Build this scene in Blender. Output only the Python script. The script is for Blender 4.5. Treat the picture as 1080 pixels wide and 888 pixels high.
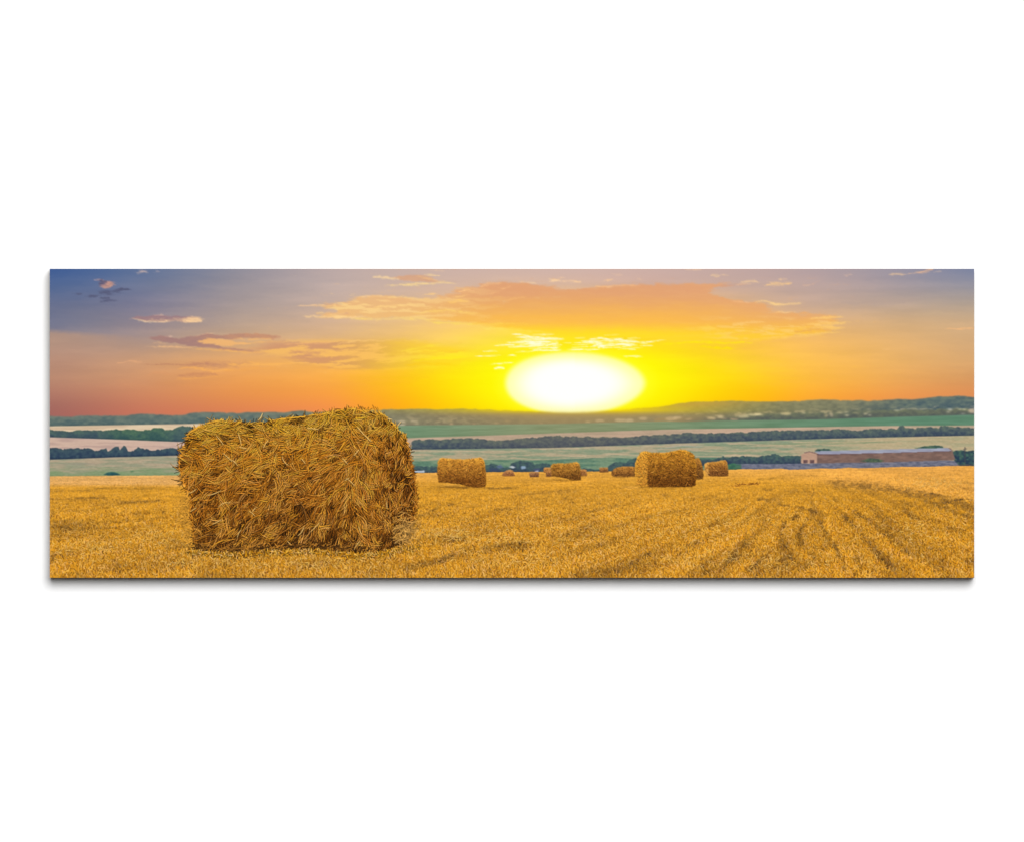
import math
import numpy as np

# ----------------------------------------------------------------------------------------------
#  THE PICTURE ON THE CANVAS.  The object in the photograph is a flat printed panel, so its
#  landscape is ink: colours of the print, worked out here point by point (gradients, noise,
#  thousands of brush strokes for the straw) on a fine grid that later becomes the print's mesh,
#  split into one mesh per printed motif.
# ----------------------------------------------------------------------------------------------
PX0, PX1, PY0, PY1 = 52.5, 1027.5, 283.9, 608.9       # the panel in units of 1/812.5 m
S = 2
W, H = int(975 * S) + 1, int(325 * S) + 1
xs = PX0 + np.arange(W) / S
ys = PY0 + np.arange(H) / S
X, Y = np.meshgrid(xs, ys)
IMG = np.zeros((H, W, 3))
IDS = np.zeros((H, W), np.int32)
PART_LABELS = {}
MOTIFS = ['sky']                                      # index = id; filled by motif()
rng = np.random.default_rng(7)


def motif(name, label=None):
    MOTIFS.append(name)
    if label:
        PART_LABELS[len(MOTIFS) - 1] = label
    return len(MOTIFS) - 1


def sm(a, b, v):
    t = np.clip((v - a) / (b - a), 0, 1)
    return t * t * (3 - 2 * t)


def vnoise(x, y, seed):
    t = np.random.default_rng(seed).random((256, 256))
    xi, yi = np.floor(x).astype(int), np.floor(y).astype(int)
    fx, fy = x - xi, y - yi
    fx, fy = fx * fx * (3 - 2 * fx), fy * fy * (3 - 2 * fy)
    a, b = t[yi % 256, xi % 256], t[yi % 256, (xi + 1) % 256]
    c, d = t[(yi + 1) % 256, xi % 256], t[(yi + 1) % 256, (xi + 1) % 256]
    return (a * (1 - fx) + b * fx) * (1 - fy) + (c * (1 - fx) + d * fx) * fy


def fbm(x, y, seed, octv=4, gain=.5):
    s, a, n = 0, 1, 0
    for k in range(octv):
        s = s + a * vnoise(x * 2 ** k + 17.3 * k, y * 2 ** k + 5.1 * k, seed + k)
        n += a
        a *= gain
    return s / n


def blur(a, sx, sy):
    for ax, sg in ((1, sx), (0, sy)):
        if sg <= 0:
            continue
        r = int(sg * 3) + 1
        k = np.exp(-.5 * (np.arange(-r, r + 1) / sg) ** 2)
        k /= k.sum()
        pad = [(0, 0)] * a.ndim
        pad[ax] = (r, r)
        p = np.pad(a, pad, mode='edge')
        o = np.zeros_like(a, dtype=float)
        n = a.shape[ax]
        for i, w in enumerate(k):
            o += w * (p[:, i:i + n] if ax else p[i:i + n])
        a = o
    return a


def window(x0, x1, y0, y1):
    i0, i1 = max(0, int((x0 - PX0) * S)), min(W, int((x1 - PX0) * S) + 2)
    j0, j1 = max(0, int((y0 - PY0) * S)), min(H, int((y1 - PY0) * S) + 2)
    return slice(j0, j1), slice(i0, i1)


def lay(w, cov, col, ident=None, at=.5):
    col = np.asarray(col, float)
    IMG[w] = IMG[w] * (1 - cov[..., None]) + col * cov[..., None]
    if ident is not None:
        IDS[w][cov > at] = ident


def inside(px, py, pts):
    r = np.zeros(px.shape, bool)
    n = len(pts)
    for i in range(n):
        (xa, ya), (xb, yb) = pts[i], pts[(i + 1) % n]
        if ya == yb:
            continue
        c = (ya > py) != (yb > py)
        r ^= c & (px < (xb - xa) * (py - ya) / (yb - ya) + xa)
    return r


def poly(pts, col, ident=None, warp=(0, 0), scale=(8, 4), soft=(.6, .6), alpha=1, seed=1, at=.5, rag=0):
    """A printed shape with an outline roughened by noise and soft edges; col may be a function of x, y."""
    m = 6 + max(warp) + 3 * max(soft)
    a = np.array(pts, float)
    w = window(a[:, 0].min() - m, a[:, 0].max() + m, a[:, 1].min() - m, a[:, 1].max() + m)
    x, y = X[w], Y[w]
    wx = x + warp[0] * 2 * (fbm(x / scale[0], y / scale[1], seed) - .5)
    wy = y + warp[1] * 2 * (fbm(x / scale[0], y / scale[1], seed + 50) - .5)
    cov = blur(inside(wx, wy, pts).astype(float), soft[0] * S, soft[1] * S)
    if rag:
        nz = .55 * fbm(x / 7, y / 1.5, seed + 77, 5, .68) + .45 * fbm(x / 26, y / 3.2, seed + 78, 4, .6)
        nz = .5 + (nz - .5) * 1.5
        cov = sm(.22, .78, cov + (nz - .5) * rag)
    cov = cov * alpha
    lay(w, cov, col(x, y) if callable(col) else col, ident, at)
    return w, cov


def streak(pts, wid, col, alpha=.8, ident=None, seed=3, at=.4, rag=.6):
    """A soft tapered wisp along a polyline."""
    a = np.array(pts, float)
    w = window(a[0, 0] - 3, a[-1, 0] + 3, a[:, 1].min() - 3 * wid - 2, a[:, 1].max() + 3 * wid + 2)
    x, y = X[w], Y[w]
    c = np.interp(x, a[:, 0], a[:, 1]) + (fbm(x / 9, y / 3, seed) - .5) * wid * 1.6 + (fbm(x / 2.2, y / 1.5, seed + 5) - .5) * wid * .9
    u = np.clip((x - a[0, 0]) / (a[-1, 0] - a[0, 0]), 0, 1)
    t = np.sin(np.pi * u) ** .6
    hw = wid * t * (1 - rag + rag * 2 * fbm(x / 5, y / 2, seed + 9)) + 1e-3
    cov = np.exp(-((y - c) / hw) ** 2 * 1.2) * alpha * np.clip(2.1 * fbm(x / 4, y / 1.0, seed + 31, 4, .65) - .25, 0, 1) * sm(0, .15, u) * sm(0, .15, 1 - u)
    lay(w, cov, col, ident, at)


def yl(pts):
    a = np.array(pts, float)
    return np.interp(xs, a[:, 0], a[:, 1])


def mix(a, b, t):
    return np.asarray(a, float) * (1 - t[..., None]) + np.asarray(b, float) * t[..., None]


# ---------------------------------------------------------------- sky
SY = [284, 300, 320, 340, 360, 380, 400, 415, 428, 440]
SKY = {
    52:   [(60, 90, 146), (80, 103, 147), (103, 112, 143), (124, 122, 139), (174, 145, 131), (184, 141, 120), (184, 136, 112), (176, 121, 104), (162, 106, 96), (162, 100, 94)],
    100:  [(74, 101, 149), (93, 110, 148), (114, 118, 143), (134, 128, 140), (172, 145, 134), (192, 148, 121), (196, 143, 110), (190, 128, 101), (180, 113, 95), (180, 107, 92)],
    150:  [(94, 113, 150), (110, 120, 149), (126, 124, 147), (146, 134, 143), (172, 146, 136), (204, 155, 118), (212, 151, 108), (208, 137, 98), (201, 123, 93), (202, 114, 90)],
    250:  [(144, 141, 153), (152, 144, 150), (164, 150, 148), (182, 158, 142), (208, 168, 130), (230, 168, 104), (234, 158, 84), (231, 147, 78), (225, 136, 80), (220, 124, 82)],
    350:  [(187, 168, 165), (192, 172, 166), (198, 173, 160), (210, 175, 146), (226, 180, 126), (245, 182, 92), (250, 172, 72), (250, 160, 66), (246, 148, 72), (240, 138, 82)],
    420:  [(197, 174, 166), (205, 178, 164), (216, 182, 152), (232, 190, 134), (246, 196, 108), (255, 200, 62), (255, 192, 30), (255, 182, 22), (255, 172, 22), (255, 165, 25)],
    480:  [(203, 176, 166), (211, 180, 162), (226, 186, 146), (248, 202, 118), (255, 214, 92), (255, 222, 40), (255, 222, 4), (255, 214, 0), (255, 204, 0), (255, 194, 0)],
    540:  [(206, 178, 168), (215, 182, 160), (236, 190, 132), (255, 212, 96), (255, 232, 60), (255, 246, 4), (255, 250, 0), (255, 246, 0), (255, 238, 0), (252, 226, 0)],
    607:  [(207, 178, 169), (214, 180, 160), (244, 190, 110), (255, 204, 60), (255, 232, 20), (255, 250, 0), (255, 255, 0), (255, 255, 0), (255, 250, 0), (240, 225, 0)],
    680:  [(204, 174, 166), (206, 172, 158), (240, 184, 112), (252, 194, 78), (255, 220, 26), (255, 244, 0), (255, 248, 0), (255, 242, 0), (255, 236, 0), (244, 218, 0)],
    750:  [(196, 168, 162), (200, 170, 158), (232, 182, 128), (245, 184, 100), (255, 208, 50), (255, 218, 30), (255, 218, 4), (255, 208, 0), (255, 196, 0), (255, 188, 0)],
    800:  [(190, 164, 160), (196, 168, 158), (214, 176, 142), (236, 182, 116), (253, 196, 80), (255, 204, 60), (255, 204, 34), (255, 192, 14), (255, 180, 10), (255, 175, 10)],
    850:  [(180, 159, 160), (188, 163, 157), (200, 169, 150), (222, 176, 128), (246, 188, 98), (252, 192, 82), (254, 188, 64), (254, 176, 50), (252, 162, 48), (250, 158, 50)],
    900:  [(168, 154, 160), (176, 157, 156), (194, 167, 149), (218, 175, 126), (236, 182, 106), (244, 184, 92), (246, 178, 78), (246, 164, 64), (244, 150, 60), (242, 146, 62)],
    950:  [(152, 146, 160), (162, 151, 157), (186, 163, 147), (212, 173, 128), (227, 178, 116), (232, 177, 104), (236, 170, 92), (237, 156, 80), (233, 142, 76), (230, 138, 76)],
    1027: [(120, 129, 158), (142, 142, 156), (176, 159, 145), (204, 170, 132), (212, 170, 124), (212, 164, 112), (214, 153, 97), (220, 142, 86), (222, 136, 84), (222, 134, 84)],
}
kx = sorted(SKY)
tab = np.array([SKY[k] for k in kx], float)
for c in range(3):
    rows = np.array([np.interp(ys, SY, tab[i, :, c]) for i in range(len(kx))])
    IMG[..., c] = np.array([np.interp(xs, kx, rows[:, j]) for j in range(H)])
IMG = blur(IMG, 14 * S, 4 * S)
# the hard lower edge of the blue veil at the far left
edge = 349 + (X - 52) * .075 + 2 * (fbm(X / 40, Y / 9, 5) - .5)
veil = (1 - sm(52, 175, X)) * np.exp(-((Y - edge) / 14) ** 2)
IMG += (veil * np.where(Y < edge, -1, 1) * sm(0, 3, abs(Y - edge)))[..., None] * np.array([17, 7, -5])
# faint sheets of high cloud
n = fbm(X / 60, Y / 7, 11, 5) - .5
IMG += (n * 16 * sm(284, 300, Y) * (1 - sm(390, 425, Y)))[..., None] * np.array([1, .75, .5])

ID_CL = [motif('cloud') for _ in range(7)]
cTL, cTop, cLen, cFork, cLow, cUp, cMain = ID_CL


def wisp(x, y, seed, sx=16, sy=2.6):
    return fbm(x / sx, y / sy, seed, 4)


# small cloud, far left, and the dark wisps under it
poly([(101, 297), (104, 295.5), (108, 294.5), (112, 295.5), (116, 297), (120, 299.5), (117, 302), (113, 304), (108, 304.5), (104, 302)],
     lambda x, y: mix((92, 88, 116), (206, 152, 134), np.clip(sm(104, 114, x + (y - 299)) + .7 * (vnoise(x / 2.5, y / 2, 3) - .5), 0, 1)), cTL, (1.6, 1), (4, 3), (1.6, .9), .92, 21, rag=.9)
streak([(99, 296), (103, 295), (110, 294.6)], .7, (214, 170, 160), .6, cTL)
for p, wd in (([(77, 310.5), (82, 310), (87, 310.4)], 1), ([(86, 312), (95, 313), (104, 311)], .8), ([(102, 310.4), (112, 309), (122, 308.4), (130, 306.2), (139, 305.8)], 1.4),
              ([(102, 319.5), (112, 317.6), (124, 317.4)], 1.1), ([(104, 314), (112, 315), (118, 314.5)], .6), ([(120, 306), (128, 305), (136, 306)], .6)):
    streak(p, wd * 1.35, (84, 86, 114), .95, cTL, seed=int(p[0][0]))
# scraps along the top edge, left
streak([(142, 287.6), (150, 286.6), (157, 287.4)], 1.6, (222, 186, 170), .85, cTop)
streak([(162, 287.2), (166, 286.8), (169, 287.3)], .8, (196, 172, 172), .7, cTop, at=.3)
# long lit cloud
poly([(134, 337), (142, 334.6), (155, 333.6), (166, 332.8), (178, 334), (190, 334.4), (197, 333.4), (204, 334), (215.5, 336.4), (215, 338.5), (206, 340.6), (195, 340.2), (186, 339), (172, 340.2), (158, 339.6), (146, 338.2)],
     lambda x, y: mix((158, 126, 130), (250, 206, 154), np.clip(.75 * sm(334.5, 340, y + 1.4 * (wisp(x, y, 9, 6, 2) - .5)) + .8 * sm(190, 205, x) + 1.3 * (fbm(x / 3, y / 1.3, 8) - .6), 0, 1)),
     cLen, (2, .8), (7, 2), (2.4, .8), .95, 31, rag=1.0)
streak([(136, 336.6), (150, 338.8), (165, 340), (182, 339.2)], .8, (255, 216, 166), .85, cLen)
streak([(158, 333.2), (168, 332.4), (178, 333.4)], .6, (232, 184, 156), .7, cLen)
# forked mauve cloud
poly([(153, 357.6), (160, 355.4), (168, 354.4), (178, 355.6), (188, 356.6), (198, 355.6), (208, 354), (218, 352.2), (228, 352.6), (236, 354.4), (250, 352.8), (265, 352.6), (280, 353.6), (296, 356),
      (280, 357), (262, 357.4), (246, 358), (232, 358), (222, 359.4), (212, 360.4), (226, 363.4), (244, 366.8), (262, 369.6), (278, 371.4), (262, 371.6), (240, 369.4), (220, 367), (200, 364.4), (184, 362.4), (168, 360.2)],
     lambda x, y: mix((166, 127, 121), (202, 147, 114), np.clip(sm(190, 290, x) + .7 * (wisp(x, y, 43, 9, 2) - .5), 0, 1)), cFork, (3, 1), (10, 3), (3, .9), .96, 41, rag=1.0)
poly([(208, 361.4), (216, 357.8), (226, 357.4), (238, 359), (248, 361.4), (262, 361.8), (262, 365), (240, 365.4), (226, 363.6)], (246, 184, 112), cFork, (3, 1), (8, 3), (3, 1), .8, 42, rag=1)
for p, wd, c, al in (([(152, 366.2), (168, 365.4), (188, 366.2), (204, 367)], .9, (244, 190, 132), .8), ([(158, 362.4), (168, 361.6), (178, 363.4)], .8, (226, 176, 130), .6),
                     ([(208, 355), (220, 352.2), (229, 351.6)], .6, (240, 190, 146), .8), ([(174, 356), (179, 354.8), (183, 355.4)], .8, (232, 190, 166), .8),
                     ([(232, 358.6), (256, 358), (280, 357.4), (296, 357)], .9, (248, 184, 108), .75), ([(196, 367), (230, 369.4), (262, 372), (296, 371)], 1.1, (250, 184, 96), .75),
                     ([(255, 364), (275, 361), (300, 360)], 1.3, (248, 184, 104), .6), ([(262, 367), (280, 367.5), (300, 369)], 1, (216, 150, 104), .5)):
    streak(p, wd, c, al, cFork, seed=int(p[0][0] + wd * 10))
# low bands, left
for p, wd, c, al in (([(125, 383), (140, 381), (152, 383)], 1.2, (232, 172, 124), .8), ([(145, 384.4), (190, 384.8), (232, 384)], .7, (186, 126, 100), .9), ([(186, 387), (210, 384.8), (245, 385.4), (268, 383)], 3, (196, 138, 106), .95),
                     ([(182, 390), (200, 387.6), (222, 391.6), (252, 390)], 1.6, (246, 176, 94), .95), ([(184, 397), (205, 395), (232, 394)], 1.9, (198, 134, 98), .9), ([(150, 396), (168, 393), (190, 397)], 1.4, (222, 152, 102), .5),
                     ([(180, 400), (210, 399.4), (240, 396)], .9, (244, 172, 88), .6), ([(232, 386), (262, 384), (290, 385), (318, 383)], 1.6, (252, 184, 92), .8), ([(232, 393), (262, 389), (296, 388)], 1.6, (246, 170, 80), .5)):
    streak(p, wd, c, al, cLow, seed=int(p[0][0] + wd * 10), at=.45)
# mauve and gold band between the forked cloud and the sun
poly([(288, 361), (320, 360), (352, 358.4), (392, 359.6), (430, 360), (470, 364), (500, 371), (500, 379), (470, 386), (430, 388), (400, 390), (360, 389), (330, 385), (300, 376), (270, 371)],
     lambda x, y: mix(mix((204, 144, 110), (255, 214, 40), sm(330, 480, x)), mix((250, 190, 98), (255, 236, 40), sm(380, 480, x)), sm(.44, .6, wisp(x, y + .05 * x, 61, 26, 3))),
     cLow, (10, 2), (20, 5), (8, 2), .72, 60, at=.3)
for p, wd, c, al in (([(286, 358.6), (292, 356.6), (298, 357.8)], 1, (196, 140, 118), .7), ([(300, 370), (322, 373), (350, 371)], 2, (208, 148, 112), .7), ([(330, 376), (352, 370), (380, 369), (412, 372)], 1.1, (255, 196, 100), .7),
                     ([(346, 366), (372, 360.4), (398, 359.4), (418, 359.6)], .8, (255, 204, 120), .75), ([(296, 364), (320, 363), (352, 362)], 1.4, (246, 186, 116), .7), ([(300, 381), (312, 383), (330, 383)], .9, (252, 190, 104), .6), ([(420, 372), (446, 366), (470, 364)], 1.2, (255, 226, 64), .7),
                     ([(430, 382), (460, 378), (500, 376)], 1.4, (255, 232, 20), .6), ([(420, 386), (458, 384), (490, 386)], 1.6, (255, 200, 20), .6), ([(440, 371), (470, 372), (500, 369)], 1, (255, 196, 50), .6)):
    streak(p, wd, c, al, cLow, seed=int(p[0][0] + wd * 10))
# cloud at the top, left of the middle
poly([(404, 293.4), (414, 291.8), (430, 290.6), (446, 290), (456, 293), (464, 297), (456, 298.4), (440, 297.6), (424, 296.2)], lambda x, y: mix((206, 154, 126), (226, 176, 136), wisp(x, y, 71)), cUp, (3, 1), (8, 3), (3, 1), .9, 70, rag=1)
for p, wd, c, al in (([(391, 292), (404, 293), (424, 295.6)], 1.4, (255, 218, 158), .9), ([(400, 301.6), (430, 300.4), (460, 299), (484, 298.8)], 1.1, (255, 220, 142), .9), ([(448, 289.6), (456, 290), (463, 290.4)], 1.2, (255, 218, 148), .8),
                     ([(440, 291), (452, 294), (470, 298)], 1, (250, 200, 130), .6), ([(450, 286), (460, 285.4), (470, 286.2)], .6, (246, 204, 156), .7)):
    streak(p, wd, c, al, cUp, seed=int(p[0][0] + wd * 10))


# the great bank of cloud above the sun
def bank(x, y):
    v = np.clip((y - 299) / 56, 0, 1)
    dx = np.clip((abs(x - 600) - 60) / 200, 0, 1)
    a = mix((226, 161, 114), (253, 188, 74), sm(.08, .85, v + .12 * (wisp(x, y, 81, 40, 5) - .5)))
    a = mix(a, np.array((255, 224, 34.)), sm(.7, 1, v) * (1 - .8 * dx))
    a = mix(a, np.array((228, 166, 118.)), np.clip(sm(90, 260, x - 600) * (1 - sm(.5, 1, v)), 0, 1) * .75)
    lit = sm(.50, .66, wisp(x, y - .03 * x, 83, 17, 2.0)) * (.06 + .9 * np.clip((540 - x) / 120, 0, 1) + .6 * sm(700, 800, x) * sm(.55, .8, v))
    a = mix(a, np.array((238, 190, 132.)), (1 - sm(400, 540, x)) * .75)
    return mix(a, np.array((255, 216, 140.)), np.clip(lit, 0, 1) * .75)


poly([(452, 315), (470, 310.6), (486, 307), (500, 302.4), (512, 299), (528, 297.6), (545, 298), (562, 298.4), (572, 302), (584, 304.2), (602, 304.8), (622, 303.6), (648, 302), (678, 300), (702, 299.6), (730, 300.6), (757, 299.6), (774, 298.6),
      (770, 301), (758, 303.6), (750, 308), (758, 313), (776, 316.6), (796, 319), (812, 321.6), (814, 327), (816, 330.6), (840, 330), (866, 330.8), (889, 334), (880, 337), (866, 340.6), (897, 341.4), (880, 345), (884, 349), (866, 352.6), (836, 355),
      (806, 358.6), (772, 361), (730, 361), (700, 358), (660, 357), (620, 358), (560, 352), (520, 345), (480, 340), (440, 336), (400, 336), (360, 335.4), (316, 334), (340, 331), (362, 327), (330, 323.6), (316, 322.6), (350, 320.6), (372, 318), (366, 315), (384, 311.6), (410, 311.4), (430, 313)],
     bank, cMain, (5, 1.5), (12, 3.4), (7, 2), .93, 80, rag=1.15)
for p, wd, c, al in (([(312, 323.4), (328, 322.4), (344, 323)], .9, (252, 204, 148), .8), ([(336, 322), (352, 321.6), (362, 324)], 1, (224, 164, 122), .7), ([(313, 333.6), (340, 334.4), (372, 335), (392, 333.6)], 1.3, (255, 212, 148), .9), ([(340, 332.6), (358, 331.4), (376, 332)], 1.2, (226, 170, 128), .7),
                     ([(356, 336.4), (400, 336.8), (440, 336.4), (480, 339)], 1.3, (255, 218, 120), .8), ([(368, 314), (392, 312.4), (408, 312)], 1, (250, 204, 144), .8), ([(396, 320), (420, 316), (444, 317)], 1.6, (240, 182, 122), .6), ([(384, 326), (420, 323), (450, 322)], 1.5, (255, 210, 132), .7),
                     ([(430, 331), (470, 328), (510, 332)], 1.6, (255, 216, 110), .7), ([(470, 320), (486, 317), (496, 318)], 1.8, (255, 204, 110), .8), ([(444, 311.6), (452, 310.4), (460, 311)], 1, (255, 206, 130), .8), ([(476, 313), (488, 312), (496, 311)], 1, (255, 210, 130), .8),
                     ([(486, 308), (496, 306.4), (504, 307)], 1.1, (255, 204, 140), .85), ([(505, 303), (516, 299.6), (530, 300)], 1.2, (248, 196, 140), .7), ([(524, 304), (532, 304.6), (540, 301)], .9, (250, 196, 134), .7), ([(548, 297.4), (560, 298), (568, 299)], .7, (255, 214, 160), .8),
                     ([(530, 317), (544, 315), (556, 313.6)], .8, (250, 194, 122), .6), ([(516, 311), (524, 309.6), (530, 310.4)], .8, (250, 194, 130), .6), ([(622, 302.4), (640, 302.6), (656, 301.6), (676, 300.6)], .8, (250, 190, 130), .75), ([(626, 302.6), (632, 302.2), (638, 304)], 1, (250, 196, 134), .75),
                     ([(440, 339), (480, 341.6), (520, 342), (560, 341)], 1, (255, 226, 90), .6), ([(470, 337), (500, 336), (545, 338)], .8, (244, 184, 84), .5), ([(500, 346), (540, 348), (590, 352)], 1.4, (255, 234, 110), .5)):
    streak(p, wd, c, al, cMain, seed=int(p[0][0] + wd * 10))
for p, wd, c, al in (([(794, 320), (806, 317.4), (820, 321.8), (849, 319.6)], 1.3, (255, 212, 138), .9), ([(812, 330.6), (824, 329.6), (840, 330)], .8, (252, 204, 134), .8), ([(848, 337.6), (868, 335.4), (891, 333.6)], 1.2, (255, 206, 116), .9), ([(846, 342), (870, 341.6), (899, 340.4)], 1.4, (255, 206, 112), .9),
                     ([(818, 350), (836, 347), (858, 345)], 1.1, (255, 204, 90), .8), ([(790, 358.6), (830, 355), (862, 353.4), (888, 350)], 1.2, (255, 206, 104), .8), ([(836, 351), (860, 347.6), (880, 348)], 1.7, (232, 170, 98), .7), ([(770, 318.6), (782, 319), (796, 319)], .8, (248, 196, 146), .7), ([(756, 303), (770, 301), (786, 300)], .9, (206, 156, 134), .7)):
    streak(p, wd, c, al, cMain, seed=int(p[0][0] + wd * 10))
# scraps above the bank and at the right
for k, (p, wd, c, al) in enumerate([([(580, 296.4), (588, 295.6), (593, 296)], 1.7, (255, 214, 160), .9), ([(592, 297), (602, 296.8), (614, 297.6)], 1.1, (252, 208, 156), .85), ([(590, 294), (592, 293), (594, 294)], .8, (250, 206, 160), .6), ([(636, 297), (641, 296), (645, 294.4)], 1.3, (250, 202, 150), .8), ([(645, 289), (650, 290), (656, 290)], .8, (236, 196, 160), .6),
                                    ([(672, 294.6), (676, 294.4), (680, 294.8)], .7, (236, 196, 160), .6), ([(750, 290.4), (754, 291), (758, 292)], 1.1, (255, 214, 150), .85), ([(757, 291), (762, 290.6), (768, 290.8)], .8, (246, 206, 156), .7), ([(720, 284.6), (730, 285), (742, 284.4)], .6, (250, 206, 160), .7), ([(776, 300.6), (784, 299.6), (792, 300)], 1, (240, 196, 150), .7),
                                    ([(780, 297.6), (796, 296.6), (806, 297.8)], 1.4, (253, 210, 150), .85), ([(806, 301.6), (814, 299.4), (824, 300), (834, 299.4)], 2, (255, 206, 136), .9), ([(822, 296), (826, 295), (830, 295.6)], .9, (246, 202, 150), .6), ([(846, 302.4), (856, 300.4), (866, 296.6)], .9, (214, 172, 148), .7), ([(848, 302), (852, 301.6), (856, 301.8)], .6, (246, 206, 160), .6),
                                    ([(890, 290.6), (896, 290.2), (901, 290.6)], .9, (214, 178, 158), .6)]):
    streak(p, wd, c, al, motif('cloud'), seed=100 + k)
for k, (p, wd, c, al) in enumerate([([(938, 290), (948, 289.4), (959, 290)], 1, (246, 200, 148), .9), ([(956, 290), (964, 288), (974, 286.6)], .7, (232, 184, 146), .8), ([(966, 288.4), (974, 287.6), (980, 284.6), (986, 284)], 1.4, (246, 186, 140), .9), ([(985, 287), (988, 286.6), (992, 286.4)], .9, (230, 192, 160), .7), ([(990, 347), (1008, 347), (1028, 346.6), (1040, 347)], .9, (246, 186, 126), .85), ([(927, 368.6), (932, 368.4), (938, 368.7)], .6, (250, 196, 130), .6), ([(955, 333), (985, 330), (1020, 332)], 2, (206, 176, 140), .35), ([(880, 318), (930, 320), (980, 317)], 3, (178, 156, 148), .4)]):
    streak(p, wd, c, al, motif('cloud') if k < 6 else None, seed=140 + k)
# gold streaks right of the sun
for k, (p, wd, c, al) in enumerate([([(690, 364), (730, 361), (768, 362), (800, 361)], 1.1, (255, 236, 10), .8), ([(735, 366.4), (748, 366), (772, 369)], 1.6, (255, 230, 0), .75), ([(736, 347), (748, 346), (764, 350)], 2.4, (255, 212, 90), .7), ([(700, 356), (740, 354), (776, 355)], 1.3, (255, 214, 60), .6), ([(760, 354), (790, 352), (812, 350)], 1.2, (252, 190, 90), .6), ([(772, 368), (790, 368), (806, 366)], 1, (250, 190, 70), .6)]):
    streak(p, wd, c, al, None, seed=160 + k)

# feather the clouds: shift the ink a little along the wind by fine noise, so no edge stays smooth
wx = 11 * (fbm(X / 5, Y / 1.3, 881, 4, .65) - .5) + 10 * (fbm(X / 22, Y / 2.4, 885, 3) - .5)
wy = 2.6 * (fbm(X / 6, Y / 2.0, 883, 4, .6) - .5)
fade = sm(284, 288, Y) * (1 - sm(405, 415, Y))
sx = np.clip((X + wx * fade - PX0) * S, 0, W - 1.001)
sy = np.clip((Y + wy * fade - PY0) * S, 0, H - 1.001)
ix, iy = sx.astype(int), sy.astype(int)
fx, fy = (sx - ix)[..., None], (sy - iy)[..., None]
IDS = IDS[iy, ix]
IMG = (IMG[iy, ix] * (1 - fx) + IMG[iy, ix + 1] * fx) * (1 - fy) + (IMG[iy + 1, ix] * (1 - fx) + IMG[iy + 1, ix + 1] * fx) * fy

# ---------------------------------------------------------------- sun
SUN = motif('sun')
dx, dy = X - 606.5, Y - 404
ex = np.where(dx < 0, 74, 74.5)
ang_r = (np.abs(dx / ex) ** np.where(dx < 0, 2.25, 1.85) + np.abs(dy / 33.5) ** np.where(dx < 0, 2.25, 2.0)) ** .5
halo = np.exp(-((dx / 112) ** 2 + ((Y - 402) / 34) ** 2) * 1.1)
low = sm(372, 386, Y)
IMG[:] = mix(IMG, np.array((255, 255, 0.)), np.clip(halo * 1.2, 0, 1) * low * .8)
up = np.clip(-dy / 30, 0, 1)
edge_w = .42 - .12 * up
core = edge_w * (1 - sm(.92 - .05 * up, 1.05, ang_r)) + (1 - edge_w) * (1 - sm(.34 - .10 * up, .98, ang_r)) ** 1.0
inner = core
glare = 1 - sm(.9, 1.25, ang_r)
IMG[:] = mix(IMG, np.array((255, 255, 70.)), glare * .45)
lay((slice(None), slice(None)), inner, (255, 255, 254), SUN, .3)
# white scraps of cloud glowing over the sun
g = np.random.default_rng(4)
for k, (p, wd) in enumerate([([(540, 356), (556, 355.4), (574, 356.6), (592, 357)], 1.2), ([(542, 360.4), (560, 361), (584, 360.4)], 1.5), ([(560, 358.6), (576, 358.2), (598, 357.6)], 1.0), ([(520, 365), (534, 364), (546, 364.4)], .8), ([(534, 365.6), (544, 366), (556, 365)], 1.3), ([(558, 369.8), (575, 369.4), (595, 369.6)], 1.2), ([(572, 367), (582, 363), (590, 362)], 1.3), ([(578, 366), (584, 367.6), (592, 366)], 1.4),
                             ([(596, 369.6), (615, 369), (636, 368.6)], 1), ([(607, 362.4), (622, 361), (638, 360)], 1.2), ([(620, 358.6), (634, 357), (646, 359)], 1.2), ([(624, 365), (632, 364), (640, 365)], 2), ([(630, 367), (634, 366), (638, 367)], 1.8), ([(640, 360.6), (654, 358), (664, 360.6)], 1.2), ([(644, 364.6), (656, 363), (668, 366)], 1.1), ([(650, 369), (660, 368), (672, 369)], 1), ([(655, 376.4), (666, 376), (680, 376.6)], 1.1),
                             ([(660, 361), (680, 361.4), (704, 358.6)], .9), ([(508, 371), (516, 370.4), (526, 370.8)], .7), ([(534, 375.8), (540, 375), (546, 375.4)], .8), ([(514, 384.6), (528, 383.6), (544, 382.6)], 1), ([(520, 389), (526, 388), (533, 388.6)], 1.5), ([(498, 376), (512, 375.6), (530, 375)], .6), ([(538, 352.4), (548, 353), (560, 355)], .9)]):
    streak(p, wd, (255, 255, 190), .7, None, seed=200 + k, rag=.5)
    streak(p, wd * .42, (255, 255, 250), .95, None, seed=200 + k, rag=.7)
for k in range(90):
    x, y = (g.normal(566, 14), g.normal(361, 3.6)) if k % 2 else (g.normal(642, 18), g.normal(363, 3.2))
    ln = 4 + 9 * g.random()
    streak([(x - ln, y + .4), (x, y), (x + ln, y - .3)], .35 + .4 * g.random(), (255, 255, 226), .75, None, seed=300 + k, rag=.5)

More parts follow.
